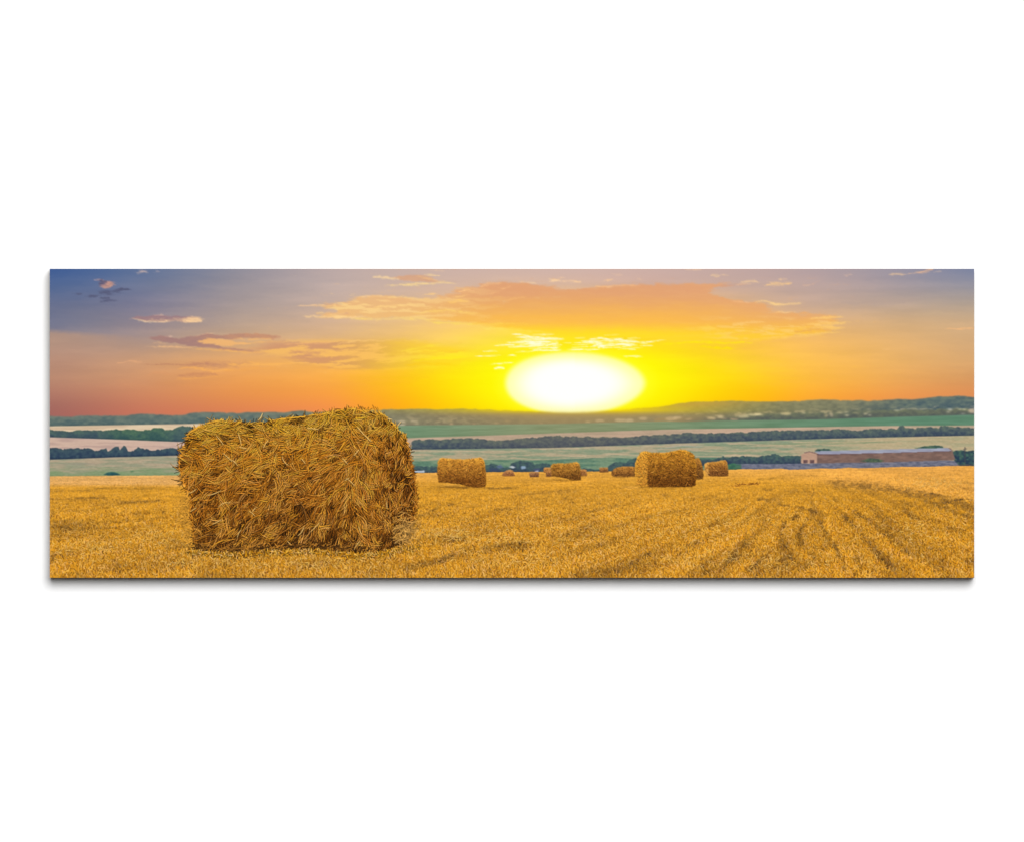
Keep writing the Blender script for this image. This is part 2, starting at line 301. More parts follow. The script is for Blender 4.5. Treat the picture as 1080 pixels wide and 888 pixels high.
# ---------------------------------------------------------------- the plain behind the stubble
RIDGE = [(52, 439.5), (62, 439), (75, 440), (85, 439), (100, 438.7), (120, 439), (135, 438.5), (140, 437.5), (155, 437), (165, 438), (185, 438.5), (195, 438.3), (200, 436.5), (210, 435.5), (225, 435.3), (240, 436), (255, 436), (270, 435), (285, 434.8), (300, 435.5), (315, 434), (322, 434), (330, 435.5), (345, 435), (395, 433), (410, 432.3), (440, 432),
         (490, 431.8), (520, 433), (560, 435), (600, 436), (640, 434.5), (680, 431), (700, 429), (715, 426.5), (730, 424.5), (767, 423.5), (800, 423.8), (825, 424), (848, 423.5), (851, 422.5), (865, 422), (880, 422.5), (900, 423.3), (908, 422.3), (915, 423.5), (930, 422.5), (945, 421.5), (960, 422), (975, 420.5), (990, 418.7), (1000, 419), (1010, 418), (1027, 419.5)]
RBOT = [(52, 449.6), (208, 447), (300, 447), (420, 449), (430, 448.7), (580, 447.2), (720, 445), (700, 444.6), (760, 443.6), (860, 442.6), (940, 440), (1027, 437.6)]
RBOT = sorted(RBOT)
GBOT = [(430, 462), (580, 457), (700, 453), (860, 450.4), (940, 449.2), (1027, 448.7)]
TTOP = [(425, 470), (433, 468), (437, 464.5), (450, 464), (470, 464), (480, 463), (490, 462.5), (510, 464), (530, 465), (550, 463), (570, 461.3), (585, 460), (600, 461), (620, 461), (650, 462), (680, 460), (700, 458.8), (725, 457), (740, 457.5), (760, 457), (780, 456.5), (800, 455.5), (835, 454.3), (850, 455), (865, 454), (875, 454), (885, 452.6),
        (900, 454.8), (910, 453.5), (925, 452.6), (946, 452.5), (948.5, 449.2), (952, 449), (955, 452), (970, 452), (982, 451), (990, 452), (992.5, 449.4), (997, 448.5), (1001, 451), (1015, 451.5), (1027, 452)]
TBOT = [(425, 474.5), (437, 474), (580, 472.2), (720, 467.4), (860, 463), (940, 461), (1027, 459.2)]
STUB = [(52, 501.8), (100, 501.5), (190, 501), (205, 500.5), (432, 498), (445, 498.4), (520, 497.5), (560, 497.3), (620, 497), (660, 496.5), (740, 495.5), (775, 495), (785, 494.3), (795, 494.6), (815, 494.3), (824, 493.8), (832, 495), (850, 494.5), (865, 493.5), (880, 494), (895, 492.8), (905, 493.5), (925, 493), (950, 492), (975, 492), (1000, 491), (1027, 491)]


def near_sun(x):
    return np.exp(-((x - 607) / 125) ** 2)


def band(top, bot, col, ident, x0=0, x1=2000, soft=.45, bumps=0, bs=4, seed=1):
    """A strip between two lines across the print; bumps gives it a crown line of trees."""
    t = yl(top)
    b = yl(bot)
    if bumps:
        r = np.random.default_rng(seed)
        e = np.zeros(W)
        x = xs[0]
        while x < xs[-1]:
            rad = bs * (.5 + 1.1 * r.random())
            hgt = bumps * (.3 + r.random())
            e = np.maximum(e, hgt * np.sqrt(np.clip(1 - ((xs - x) / rad) ** 2, 0, 1)))
            x += rad * (.4 + .9 * r.random())
        t = t - e + bumps * .5 + (fbm(xs / 1.3, xs * 0, seed) - .5) * bumps * .5
    y0, y1 = t.min() - 3, b.max() + 3
    w = window(max(x0, PX0) - 1, min(x1, PX1) + 1, y0, y1)
    x, y = X[w], Y[w]
    t, b = t[w[1]][None, :], b[w[1]][None, :]
    cov = sm(-soft, soft, y - t) * sm(-soft, soft, b - y) * sm(x0 - 1, x0 + 1, x) * sm(-x1 - 1, -x1 + 1, -x)
    v = np.clip((y - t) / np.maximum(b - t, .5), 0, 1)
    lay(w, cov, col(x, y, v), ident)


def foliage(light, dark, seed, sx=3.2, sy=2.2, hz=None):
    def f(x, y, v):
        n = fbm(x / sx, y / sy, seed, 4, .6)
        t = np.clip(.2 + .7 * v + 1.5 * (n - .5), 0, 1)
        c = mix(light, dark, t)
        if hz is not None:
            c = mix(c, hz, near_sun(x) * .55)
        return c
    return f


lay((slice(None), slice(None)), sm(-.4, .4, Y - yl(RIDGE)[None, :] - 1), (150, 144, 118))
ridge = motif('wooded_ridge')


def ridge_col(x, y, v):
    n = fbm(x / 5, y / 2.4, 301, 5, .62)
    far = sm(640, 900, x) + (1 - sm(100, 330, x)) * .0
    a = mix(mix((114, 126, 114), (146, 140, 108), sm(200, 480, x)), (138, 136, 106), sm(680, 800, x))
    a = mix(a, np.array((108, 122, 110.)), sm(880, 990, x))
    b = mix(mix((76, 98, 100), (118, 112, 92), sm(220, 470, x)), (104, 106, 88), sm(690, 800, x))
    b = mix(b, np.array((62, 84, 98.)), sm(860, 980, x))
    c = mix(a, b, np.clip(.2 + .6 * v + 1.7 * (n - .5), 0, 1))
    patch = sm(.60, .72, fbm(x / 7, y / 2.6, 311, 3)) * sm(.35, .6, v) * (1 - sm(.82, 1, v)) * sm(400, 430, x)
    c = mix(c, np.array((222, 196, 150.)), patch * (.3 + .15 * sm(640, 760, x)) * (1 - .4 * near_sun(x)))
    gl = near_sun(x)
    c = mix(c, np.array((162, 138, 92.)), gl * .75)
    return c


band(RIDGE, RBOT, ridge_col, ridge, bumps=.9, bs=5, seed=12)
# low woods in front of the ridge, right, and left half hidden by the bale
wood = motif('tree_line')
band([(680, 443), (720, 440.5), (745, 439), (775, 440), (800, 438), (820, 437.6), (850, 436), (880, 437), (900, 434.6), (940, 433.4), (980, 433), (1027, 432)], RBOT, lambda x, y, v: mix(foliage((114, 120, 94), (84, 90, 88), 320, 3, 1.8)(x, y, v), (160, 136, 92), 1 - sm(690, 800, x)), wood, 690, 2000, bumps=2, bs=4, seed=14, soft=.8)
# pale house fronts and fields showing between the trees of the ridge
g = np.random.default_rng(31)
for (x, y, a, b, c) in [(423, 444.4, 4, 1.0, (226, 204, 170)), (437, 444.2, 4, .9, (232, 208, 168)), (424, 448.6, 3.6, 1, (232, 214, 190)), (440, 447, 2, .8, (200, 176, 140)), (462, 444.6, 3, .7, (196, 170, 124)), (474, 444, 3, .8, (190, 164, 118)), (476, 447.4, 1.6, 1.3, (196, 160, 122)), (500, 447, 1.5, .8, (184, 152, 112)), (524, 446, 2.2, .8, (186, 154, 112)), (536, 444.2, 3, .7, (184, 154, 104)), (570, 446.4, 2, .6, (190, 160, 112)), (620, 444.8, 3, .9, (204, 174, 126)), (633, 443.6, 4, 1.4, (214, 184, 138)), (654, 443, 6, 1.7, (220, 194, 148)), (664, 443.4, 4, 1.8, (224, 198, 154)), (678, 441.6, 4, 1.7, (220, 192, 146)), (708, 441.6, 6, 2, (214, 184, 138)), (714, 440.4, 4, 1.4, (222, 194, 150)), (726, 442, 3, .8, (198, 166, 124)),
                        (750, 441, 4, 1.5, (226, 196, 148)), (760, 439.8, 3, 1.6, (238, 212, 164)), (764, 441.2, 2, .8, (206, 172, 138)), (774, 442.4, 4, 1.1, (206, 166, 132)), (784, 439.2, 5, 1.4, (232, 210, 160)), (794, 437.6, 8, 1.1, (238, 218, 168)), (800, 437.4, 4, .9, (238, 220, 170)), (829, 436.8, 5, 1.4, (238, 212, 156)), (848, 435.6, 1.6, .9, (240, 218, 170)), (855, 435.8, 2, .7, (196, 176, 132)), (872, 438.8, 1.3, 1.5, (214, 182, 140)), (876.5, 437.6, 1.3, 2.4, (238, 206, 164)), (886, 435.6, 3, .8, (210, 192, 150)), (893, 434.8, 1.8, .8, (238, 220, 176)), (893.5, 438, 1.4, 1, (246, 226, 190)), (903, 436, 3, .6, (176, 160, 124)), (913, 436.8, 1.6, .9, (230, 208, 170)), (917.5, 438, 1.2, 1, (240, 218, 186)), (916, 434.4, 1.4, .5, (214, 196, 156)), (946, 433, 2.6, 1, (214, 204, 160)), (976, 434.6, 1, .6, (150, 156, 130)), (1002, 432.2, 1.8, 1, (236, 222, 196)), (1000, 434.6, 1.2, .6, (220, 206, 186)), (1012, 431.6, 2, .7, (232, 220, 180)), (1017, 432, 1.6, .7, (232, 220, 176)), (1015.5, 436.4, 1.4, .7, (220, 206, 190)), (1025, 433.6, 2.8, 3, (238, 206, 178))]:
    k = 1
    poly([(x - a, y - b * .7), (x - a * .2, y - b), (x + a, y - b * .8), (x + a, y + b * .8), (x, y + b), (x - a, y + b * .7)], c, motif('house'), (1.8, .8), (2, 1.4), (.9, .5), .55 if x < 720 else .62, int(x))

# sunlit haze rolling over the ridge below the sun
gz = near_sun(X)
rd = np.interp(xs, *np.array(RIDGE).T)[None, :]
hz = np.exp(-(np.clip(Y - 432.5, 0, 99) / 5.2) ** 2) * np.exp(-((X - 607) / 105) ** 2) ** .7 * sm(-2.5, .5, Y - rd)
hcol = mix((250, 218, 4), (200, 160, 72), sm(433, 440.5, Y))
IMG[:] = mix(IMG, hcol, np.clip(hz * 1.1, 0, 1) * .95)
fog = np.exp(-(np.clip(Y - 437, 0, 99) / 6) ** 2) * gz * (Y > 430)
IMG[:] = mix(IMG, np.array((176, 148, 88.)), fog * .35 * sm(432, 438, Y))
lay((slice(None), slice(None)), inner * (1 - sm(434.4, 438.2, Y)), (255, 255, 253))
IDS[(inner > .5) & (Y < 436.3)] = SUN
rb = np.exp(-((X - 735) / 55) ** 2) * np.exp(-(np.clip(Y - 424, 0, 99) / 7) ** 2) * (Y > 422)
IMG[:] = mix(IMG, np.array((206, 158, 62.)), rb * .6 * sm(-1, 1, Y - rd))

green = motif('green_field')


def green_col(x, y, v):
    n = fbm(x / 22, y / 1.5, 330, 4)
    a = mix((108, 142, 112), (138, 148, 110), near_sun(x) ** .7)
    a = mix(a, np.array((96, 136, 110.)), sm(760, 1000, x))
    return a + ((n - .5) * 26 - 4 * v)[..., None]


band(RBOT, GBOT, green_col, green, 418)


def dry_col(c1, c2, seed, k=20):
    def f(x, y, v):
        n = fbm(x / 30, y / 1.6, seed, 4)
        m = fbm(x / 3, y / 1.2, seed + 5, 3)
        return mix(mix(c1, c2, sm(.3, .7, n)), (170, 148, 120), near_sun(x) * .25) + ((m - .5) * k)[..., None]
    return f


strip = motif('dry_field')
band(GBOT, [(x, y + 3) for x, y in TTOP], dry_col((196, 166, 142), (178, 156, 132), 340, 12), strip, 424)


def plain_col(x, y, v):
    n = fbm(x / 26, y / 1.5, 351, 5, .6)
    a = mix((176, 162, 132), (136, 150, 122), sm(.42, .62, n))
    a = mix(a, np.array((196, 172, 140.)), sm(.6, .75, fbm(x / 34, y / 1.8, 357, 4)) * .8)
    a = mix(a, np.array((192, 172, 132.)), sm(820, 960, x) * .6)
    m = fbm(x / 2.5, y / 1, 356, 3)
    return a + ((m - .5) * 18)[..., None]


plain = motif('dry_field')
band([(x, y - 2) for x, y in TBOT], [(425, 492), (580, 492), (700, 490), (1027, 492)], plain_col, plain, 418)
for p, wd, c, al in (([(690, 474), (716, 470), (745, 471)], .9, (196, 178, 176), .5), ([(768, 469.4), (784, 469), (800, 469.4)], .8, (110, 136, 108), .8), ([(800, 468.6), (830, 468.4), (860, 467.6)], .6, (140, 152, 112), .7), ([(516, 480), (550, 477), (580, 477)], .8, (120, 144, 116), .6), ([(570, 476.6), (600, 476), (640, 474)], .8, (122, 146, 118), .6), ([(830, 467), (880, 467), (940, 466)], .8, (136, 150, 110), .6), ([(700, 479), (760, 478), (830, 476)], .9, (150, 160, 122), .5), ([(436, 477.6), (470, 475.6), (520, 476)], .8, (204, 178, 146), .6), ([(640, 482), (690, 479), (720, 478)], 1.4, (166, 176, 140), .5), ([(900, 467), (920, 466.6), (950, 466.4)], .5, (108, 136, 104), .7)):
    streak(p, wd, c, al, seed=int(p[0][0]))
trees = motif('tree_line')
band(TTOP, TBOT, lambda x, y, v: mix(foliage((96, 110, 100), (60, 74, 92), 360, 3.2, 2.4)(x, y, v), foliage((112, 112, 100), (82, 84, 92), 360, 3.2, 2.4)(x, y, v), near_sun(x) * .8), trees, 434, bumps=1.6, bs=3.4, seed=17)
# green and dark growth along the edge of the stubble, middle
verge = motif('green_field')
VT = [(430, 487), (440, 486), (462, 485), (515, 484.4), (560, 485), (600, 484), (625, 482.6), (660, 482.6), (700, 483), (740, 482), (780, 482)]
band(VT, [(425, 503), (1027, 503)], lambda x, y, v: mix((120, 144, 116), (92, 126, 106), sm(.35, .65, fbm(x / 16, y / 2, 371))) + ((fbm(x / 2, y / 1.3, 373) - .5) * 22)[..., None], verge, 426, 790)
hedge = motif('tree_line')
HT = [(430, 491), (445, 492), (462, 492), (480, 490), (500, 490), (514, 490.5), (520, 489), (526, 490.5), (530, 493), (537, 493), (539, 489), (545, 486.4), (555, 485.8), (562, 487), (564, 490), (572, 488), (580, 490), (590, 492), (604, 490), (612, 494), (622, 494.5), (630, 496), (640, 494), (644, 490), (650, 487), (657, 487.5), (660, 488.6), (664, 485), (670, 483.4), (690, 483.6), (720, 485), (735, 484), (745, 484), (752, 485), (762, 481.5), (770, 482), (785, 481), (800, 481.4), (810, 480), (818, 478.8), (824, 481), (835, 480.4), (846, 481)]
band(HT, [(425, 501), (700, 500), (745, 490), (846, 489.6)], foliage((78, 104, 96), (52, 66, 88), 380, 2.6, 1.9), hedge, 428, 846, bumps=1.2, bs=2.4, seed=19)
poly([(768, 489.6), (774, 488.6), (781, 489.4), (781, 494.6), (768, 495.6)], lambda x, y: mix((74, 134, 84), (48, 100, 84), vnoise(x / 2, y / 1.5, 5)), verge, (1, .6), (3, 2), (.6, .4))
for p, c in (([(437, 496.4), (448, 496), (447.6, 498.2), (437, 498.6)], (206, 212, 220)), ([(536, 492), (540, 490.8), (544, 492.2), (541, 493.6)], (206, 208, 206)), ([(549, 491.6), (554, 490.8), (555, 493.8), (550, 494.6)], (150, 172, 196)), ([(523, 491.6), (528, 489.6), (531, 493), (526, 494)], (92, 108, 136)), ([(516, 494), (523, 493), (530, 497), (517, 497.4)], (62, 74, 100)), ([(563, 494), (569, 493.6), (569, 497), (563, 497)], (78, 84, 118)), ([(596, 493), (599, 492), (601, 496), (597, 496)], (78, 90, 116)), ([(564.4, 496.4), (568, 496), (568, 498), (564.4, 498)], (190, 196, 214))):
    poly(p, c, motif('house'), (.6, .4), (3, 2), (.5, .35), .85, int(p[0][0]))

# grey yard before the barn
yard = motif('grey_yard')
YT = [(764, 489.6), (782, 489), (820, 489.2), (860, 488.3), (900, 487), (960, 485.8), (1000, 485), (1016, 487), (1027, 488)]
band(YT, [(x, y + 2) for x, y in STUB], lambda x, y, v: mix((126, 126, 140), (90, 94, 114), np.clip(.4 + 2.2 * (fbm(x / 4, y / 1.2, 390, 4, .6) - .5), 0, 1)), yard, 776, bumps=.3, bs=3)
poly([(768, 490), (782, 488.8), (782, 496), (768, 496)], lambda x, y: mix((80, 124, 88), (54, 92, 82), vnoise(x / 2, y / 1.5, 5)), hedge, (1, .6), (3, 2), (.6, .4), .9)
# thicket right of the barn
thick = motif('tree_line')
poly([(1003, 476.6), (1008, 475), (1014, 474.6), (1020, 475.4), (1029, 474.6), (1029, 491.5), (1012, 491), (1006, 485)], lambda x, y: mix((72, 104, 88), (42, 62, 82), np.clip(.5 + 2.2 * (fbm(x / 2.4, y / 1.8, 395) - .5) + .3 * sm(478, 486, y), 0, 1)), thick, (1, .8), (3, 2), (.5, .4))
streak([(1006, 490.5), (1016, 490), (1029, 489.6)], .7, (112, 96, 84), .6)

# barn
barn_wall = motif('barn')
barn_roof, barn_gable, barn_door = motif('barn/roof'), motif('barn/gable_wall'), motif('barn/doorway')
bush = [motif('bush') for _ in range(4)]
fol = lambda a, b, sd: (lambda x, y: mix(a, b, np.clip(.5 + 2.2 * (fbm(x / 2.2, y / 1.4, sd) - .5), 0, 1)))
poly([(858, 476), (862, 473.6), (868, 472.8), (874, 473.4), (878, 475), (872, 476), (862, 476.4)], fol((78, 108, 92), (50, 80, 82), 401), bush[0], (1, .5), (3, 2), (.5, .35))
poly([(965, 472.4), (972, 471), (980, 469.6), (990, 469.4), (995, 470.8), (994, 473), (975, 474)], fol((84, 112, 90), (54, 86, 82), 402), bush[1], (1, .5), (3, 2), (.5, .35))
poly([(861, 478.4), (940, 476.8), (1004.6, 475), (1007.6, 484.8), (940, 487), (861, 488.2)], lambda x, y: mix((140, 110, 98), (116, 92, 84), np.clip(.5 + 2 * (fbm(x / 6, y / 2.2, 410, 4) - .5) + .25 * sm(483, 487, y), 0, 1)), barn_wall, (0, 0), (4, 3), (.4, .35))
poly([(861, 478.2), (1003, 474.8), (1003.6, 475.8), (861, 479.5)], (100, 66, 74), barn_wall, (.2, .15), (5, 2), (.5, .25), .85)
poly([(859, 475.8), (861, 475.5), (940, 473.6), (1000, 472.1), (1004.6, 475.3), (940, 477.2), (864, 478.9)], lambda x, y: mix((166, 170, 186), (144, 146, 166), np.clip(.5 + 1.8 * (fbm(x / 9, y / 1.1, 411) - .5), 0, 1)), barn_roof, (0, 0), (5, 3), (.45, .3))
poly([(1000, 472.1), (1004, 475.1), (1005, 475.1), (1001.4, 471.9)], (120, 84, 86), barn_roof, (0, 0), (4, 4), (.4, .3), .8)
poly([(844.8, 488.4), (845, 479), (849, 477.4), (853.4, 476.2), (857.5, 477.2), (861.6, 478.8), (862, 488.3)], lambda x, y: mix((198, 158, 132), (176, 140, 120), fbm(x / 3, y / 2, 412)), barn_gable, (.2, .15), (4, 3), (.4, .35))
poly([(848.5, 476.8), (853.4, 475.6), (860, 477), (862, 478.6), (857.5, 477.6), (853.4, 476.4), (848, 478)], (124, 92, 96), barn_roof, (.1, .1), (4, 3), (.35, .25), .8)
for x0 in (847.2, 854.3):
    poly([(x0, 484.9), (x0 + 4.6, 484.8), (x0 + 4.6, 488.1), (x0, 488.2)], lambda x, y: mix((112, 84, 82), (84, 62, 72), vnoise(x / 1.5, y / 1.5, 6)), barn_door, (.1, .1), (4, 3), (.35, .3), .9)
poly([(907, 486), (912, 484.4), (918, 483), (926, 483.6), (932, 485.4), (930, 487), (915, 487.3)], fol((92, 112, 80), (66, 84, 74), 403), bush[2], (1, .6), (3, 2), (.5, .4))
pole = motif('utility_pole')
poly([(1017.2, 471), (1018, 471), (1018.3, 488), (1017.2, 488)], (74, 74, 78), pole, (0, 0), (4, 4), (.25, .3), .8, at=.3)
poly([(1015.6, 473), (1019.6, 472.8), (1019.6, 473.8), (1015.6, 474)], (96, 92, 90), pole, (0, 0), (4, 4), (.3, .3), .7, at=.4)

# ------------------------------------------------ left part of the plain
L1T = [(52, 449.6), (208, 447), (230, 446.5)]
T1 = [(52, 453.5), (70, 455), (90, 454), (105, 454.5), (120, 453.5), (135, 453), (150, 454), (159, 453.6), (163, 451.6), (172, 451.6), (174, 454.2), (180, 453.5), (185, 452), (190, 450), (198, 449.8), (203, 451.6), (206, 453), (230, 452)]
T1B = [(52, 461), (100, 462.6), (140, 464), (180, 465.6), (230, 467)]
T2 = [(52, 473), (60, 472.5), (66, 474.2), (72, 473), (85, 473.2), (95, 473), (100, 476), (107, 474), (112, 473), (113.5, 476.5), (118, 473.6), (121, 472), (125, 471.6), (126.5, 475), (130, 471), (132.5, 471), (135, 475.4), (141, 475.4), (145.5, 471), (149, 473.4), (154, 473.4), (160, 475.4), (170, 474.4), (180, 473), (190, 472.7), (230, 472)]
T2B = [(52, 484.5), (80, 483.6), (120, 482), (160, 481), (230, 479)]
f1, f2, f3 = motif('dry_field'), motif('dry_field'), motif('grass_field')
band(L1T, [(x, y + 3) for x, y in T1], dry_col((222, 198, 166), (206, 180, 150), 421, 10), f1, 0, 226)
band([(x, y - 2) for x, y in T1B], [(x, y + 4) for x, y in T2], lambda x, y, v: mix((206, 176, 158), (190, 160, 148), sm(.35, .7, fbm(x / 24, y / 1.6, 425, 4) + .2 * (v - .5))) + ((fbm(x / 3, y, 426) - .5) * 10)[..., None], f2, 0, 226)
tl1, tl2 = motif('tree_line'), motif('tree_line')
band(T1, T1B, lambda x, y, v: mix(foliage((84, 108, 98), (58, 78, 92), 430, 4.2, 2.8)(x, y, v), foliage((86, 118, 90), (52, 84, 84), 433, 4.2, 2.8)(x, y, v), sm(100, 130, x) * (1 - sm(165, 195, x)) * .9), tl1, 0, 226, bumps=1.3, bs=3.4, seed=23)
band([(x, y - 2) for x, y in T2B], [(x, y + 2) for x, y in STUB], lambda x, y, v: mix(mix((178, 160, 134), (152, 152, 126), sm(.35, .65, fbm(x / 20, y / 1.6, 441, 5))), (130, 150, 110), sm(.5, .85, v + .6 * (fbm(x / 18, y / 1.6, 442, 4) - .5))) + ((fbm(x / 2.6, y, 443) - .5) * 20)[..., None], f3, 0, 226)
band(T2, T2B, foliage((70, 92, 98), (44, 62, 86), 450, 3.4, 2.6), tl2, 0, 226, bumps=1.5, bs=2.2, seed=25)
poly([(109, 500.4), (112, 498), (118, 497.2), (124, 498), (127, 500.6), (118, 501.6)], fol((64, 112, 96), (34, 78, 90), 404), bush[3], (1, .5), (3, 2), (.6, .4))
poly([(137, 497), (139, 495.8), (142, 497), (139, 498)], (90, 126, 90), None, (.5, .3), (3, 2), (.5, .4), .8)
streak([(130, 493.4), (150, 493), (175, 494)], .7, (126, 150, 108), .6)
streak([(56, 489.6), (80, 488.6), (110, 489)], .8, (150, 140, 128), .6)

# ---------------------------------------------------------------- stubble
IMG = blur(IMG, .40 * S, .34 * S)
soft = sm(414, 420, Y) * (1 - sm(440, 452, Y)) * .6
IMG = mix(IMG, blur(IMG, 1.3 * S, .8 * S), soft)
FIELD = motif('stubble_field')
stub_y = yl(STUB)


def furrow(d, pts, wid, k):
    """Darkens (k<0) or lightens the straw map along a polyline."""
    a = np.array(pts, float)
    w = window(a[:, 0].min() - 3 * wid, a[:, 0].max() + 3 * wid, a[:, 1].min() - 3 * wid, a[:, 1].max() + 3 * wid)
    x, y = X[w], Y[w]
    best = np.full(x.shape, 1e9)
    for (xa, ya), (xb, yb) in zip(pts[:-1], pts[1:]):
        vx, vy = xb - xa, yb - ya
        t = np.clip(((x - xa) * vx + (y - ya) * vy) / (vx * vx + vy * vy + 1e-9), 0, 1)
        best = np.minimum(best, (x - xa - t * vx) ** 2 + ((y - ya - t * vy) * 1.3) ** 2)
    n = .35 * fbm(x / 8, y / 4, int(abs(a[0, 0])) + 7, 3) + .65 * sm(.38, .62, fbm(x / 3.2, y / 2.4, int(abs(a[0, 0])) + 9, 3))
    wid = wid * 1.1
    k = k * (.5 if a[0, 0] < 430 else .68 if a[0, 0] > 690 else .66)
    d[w] += k * np.exp(-best / (wid * wid)) * np.clip(.1 + 1.8 * n, 0, 1.4)


D = np.zeros((H, W))                                   # light / dark of the straw as printed
depth = np.clip((Y - stub_y[None, :]) / (609 - stub_y[None, :]), 0, 1)
# the drilled rows: all of them run to one far point near the barn
vx, vy = X - 868 + .0035 * np.clip(Y - 500, 0, 200) ** 2 * np.clip((868 - X) / 60, -1, 1) + 34 * (fbm(X / 46, Y / 26, 503, 3) - .5), np.maximum(Y - 487, 3)
fan = np.arcsinh(vx / vy)
far_r = np.hypot(vx, vy)
rows = .6 * vnoise(fan / .10, far_r / 60, 541) + .4 * vnoise(fan / .045, far_r / 34, 543)
D += .30 * (rows - .5) * sm(.12, .5, depth) + .10 * (rows - .5)
D += .12 * (fbm(X / 38, Y / 7, 501, 4) - .5) + (.06 + .16 * depth) * (fbm(X / 9, Y / 3.5, 505, 3) - .5) + .24 * depth * (fbm(X / 3.4, Y / 2.2, 507, 2) - .5)
for p, wd, k in [
    ([(52, 517.5), (75, 517.3), (100, 516.8)], 1.5, -.25), ([(100, 515), (120, 514), (150, 514.6), (190, 513)], 1.4, -.22), ([(52, 526), (80, 525.2), (110, 524.2)], 1.5, -.28), ([(125, 529.6), (145, 529), (170, 527.6)], 1.8, -.22), ([(143, 541.6), (155, 540.6), (172, 540)], 2.4, -.24), ([(100, 552), (125, 549.6), (150, 546.6)], 3, -.22), ([(54, 557), (80, 556.4), (110, 554)], 3, -.24), ([(140, 547.4), (160, 547), (182, 544)], 2.2, -.2), ([(52, 566), (58, 565.4), (64, 565)], 2, -.2),
    ([(90, 582), (110, 577), (128, 580)], 3, -.18), ([(52, 590), (66, 588), (80, 586)], 4, -.14), ([(175, 580), (190, 577), (205, 579)], 3, -.25), ([(120, 536), (150, 533), (185, 531)], 3, .1), ([(60, 545), (85, 543), (110, 541)], 4, .1),
    ([(455, 513.4), (475, 512.4), (492, 514)], 1.6, -.22), ([(512, 514.6), (528, 514.6), (546, 513.6)], 1.3, -.3), ([(572, 506.4), (588, 505), (602, 507)], 1.3, -.22), ([(452, 540), (462, 535), (480, 531)], 2, -.2), ([(450, 570), (460, 567), (490, 568)], 4, -.24), ([(455, 575), (478, 570)], 3, -.15),
    ([(478, 585), (500, 578), (520, 576), (535, 574), (550, 573)], 5, -.30), ([(512, 579), (530, 577), (548, 575)], 4, -.18), ([(430, 602), (448, 596), (462, 591), (474, 588)], 4, -.34), ([(455, 596), (470, 591)], 2.5, -.2), ([(432, 584), (452, 583), (470, 581)], 3, -.12), ([(550, 562), (565, 562), (580, 560)], 3, -.16), ([(545, 522), (575, 519), (600, 516)], 2, -.12),
    ([(490, 567), (520, 569), (550, 568), (580, 570)], 3.4, .22), ([(480, 556), (520, 554), (560, 552)], 6, .08), ([(560, 513), (590, 510), (625, 507)], 3, .14), ([(440, 548), (460, 552)], 4, .1),
    ([(640, 606), (660, 600), (672, 592), (684, 585)], 3.4, -.34), ([(610, 605), (632, 604), (650, 603)], 3, -.18), ([(545, 578), (552, 580), (560, 577)], 3, -.22), ([(600, 580), (625, 574), (650, 570)], 5, -.12), ([(590, 520), (605, 531)], 3, -.14), ([(640, 545), (690, 538), (740, 541)], 8, .06),
    ([(748, 556), (758, 553), (765, 556)], 3, -.16), ([(722, 578), (734, 572), (744, 565)], 3, -.2), ([(745, 604), (760, 600), (770, 592), (780, 583), (788, 569)], 4, -.34), ([(788, 603), (796, 598), (804, 589), (808, 580)], 3.2, -.36), ([(768, 594), (776, 588)], 3, -.2), ([(716, 585), (722, 583)], 3, -.2),
    ([(840, 545), (830, 550), (825, 557), (824, 568), (828, 580), (833, 586)], 3.4, -.30), ([(852, 549), (846, 556), (842, 566), (845, 574)], 3.2, -.34), ([(824, 592), (832, 588), (840, 591)], 3, -.26), ([(848, 601), (853, 594), (858, 589)], 3, -.38), ([(870, 580), (880, 576), (884, 566)], 3, -.2),
    ([(900, 538), (908, 543), (918, 551), (928, 560), (938, 566)], 3, -.36), ([(892, 545), (902, 556), (910, 566), (918, 578), (930, 590), (940, 600)], 3.2, -.34), ([(940, 572), (948, 576), (956, 584)], 3.2, -.26), ([(880, 576), (884, 588), (890, 600)], 4, -.34), ([(905, 590), (908, 600), (902, 606)], 4, -.3), ([(930, 590), (938, 597), (943, 604)], 4.4, -.28), ([(866, 552), (872, 561), (876, 572)], 3, -.22), ([(954, 540), (962, 545), (972, 550)], 2.4, -.24), ([(962, 595), (972, 602)], 3, -.25), ([(1000, 556), (1012, 560), (1024, 556)], 3, -.2), ([(992, 592), (995, 588)], 1.6, -.3),
    ([(880, 508), (915, 512), (945, 516), (975, 522), (1000, 530), (1027, 537)], 7, -.22), ([(950, 528), (985, 535), (1027, 545)], 7, -.15), ([(870, 500), (920, 502), (960, 510), (1000, 518), (1027, 524)], 5, .18), ([(975, 521), (985, 520), (992, 522)], 1.4, -.34), ([(995, 530), (1008, 527), (1020, 526)], 1.2, -.36), ([(1018, 525), (1022, 530)], 1, .5),
    ([(800, 505), (818, 504), (838, 504)], 1, -.2), ([(800, 527), (808, 526), (812, 529)], 1.6, -.28), ([(820, 532), (838, 533), (860, 540)], 2, -.22), ([(806, 516), (815, 517)], 2, -.18), ([(840, 516), (860, 520), (885, 525)], 5, -.1), ([(740, 526), (752, 524), (760, 527)], 2, -.1), ([(700, 522), (705, 523)], 1.4, -.2),
]:
    furrow(D, p, wd, k)
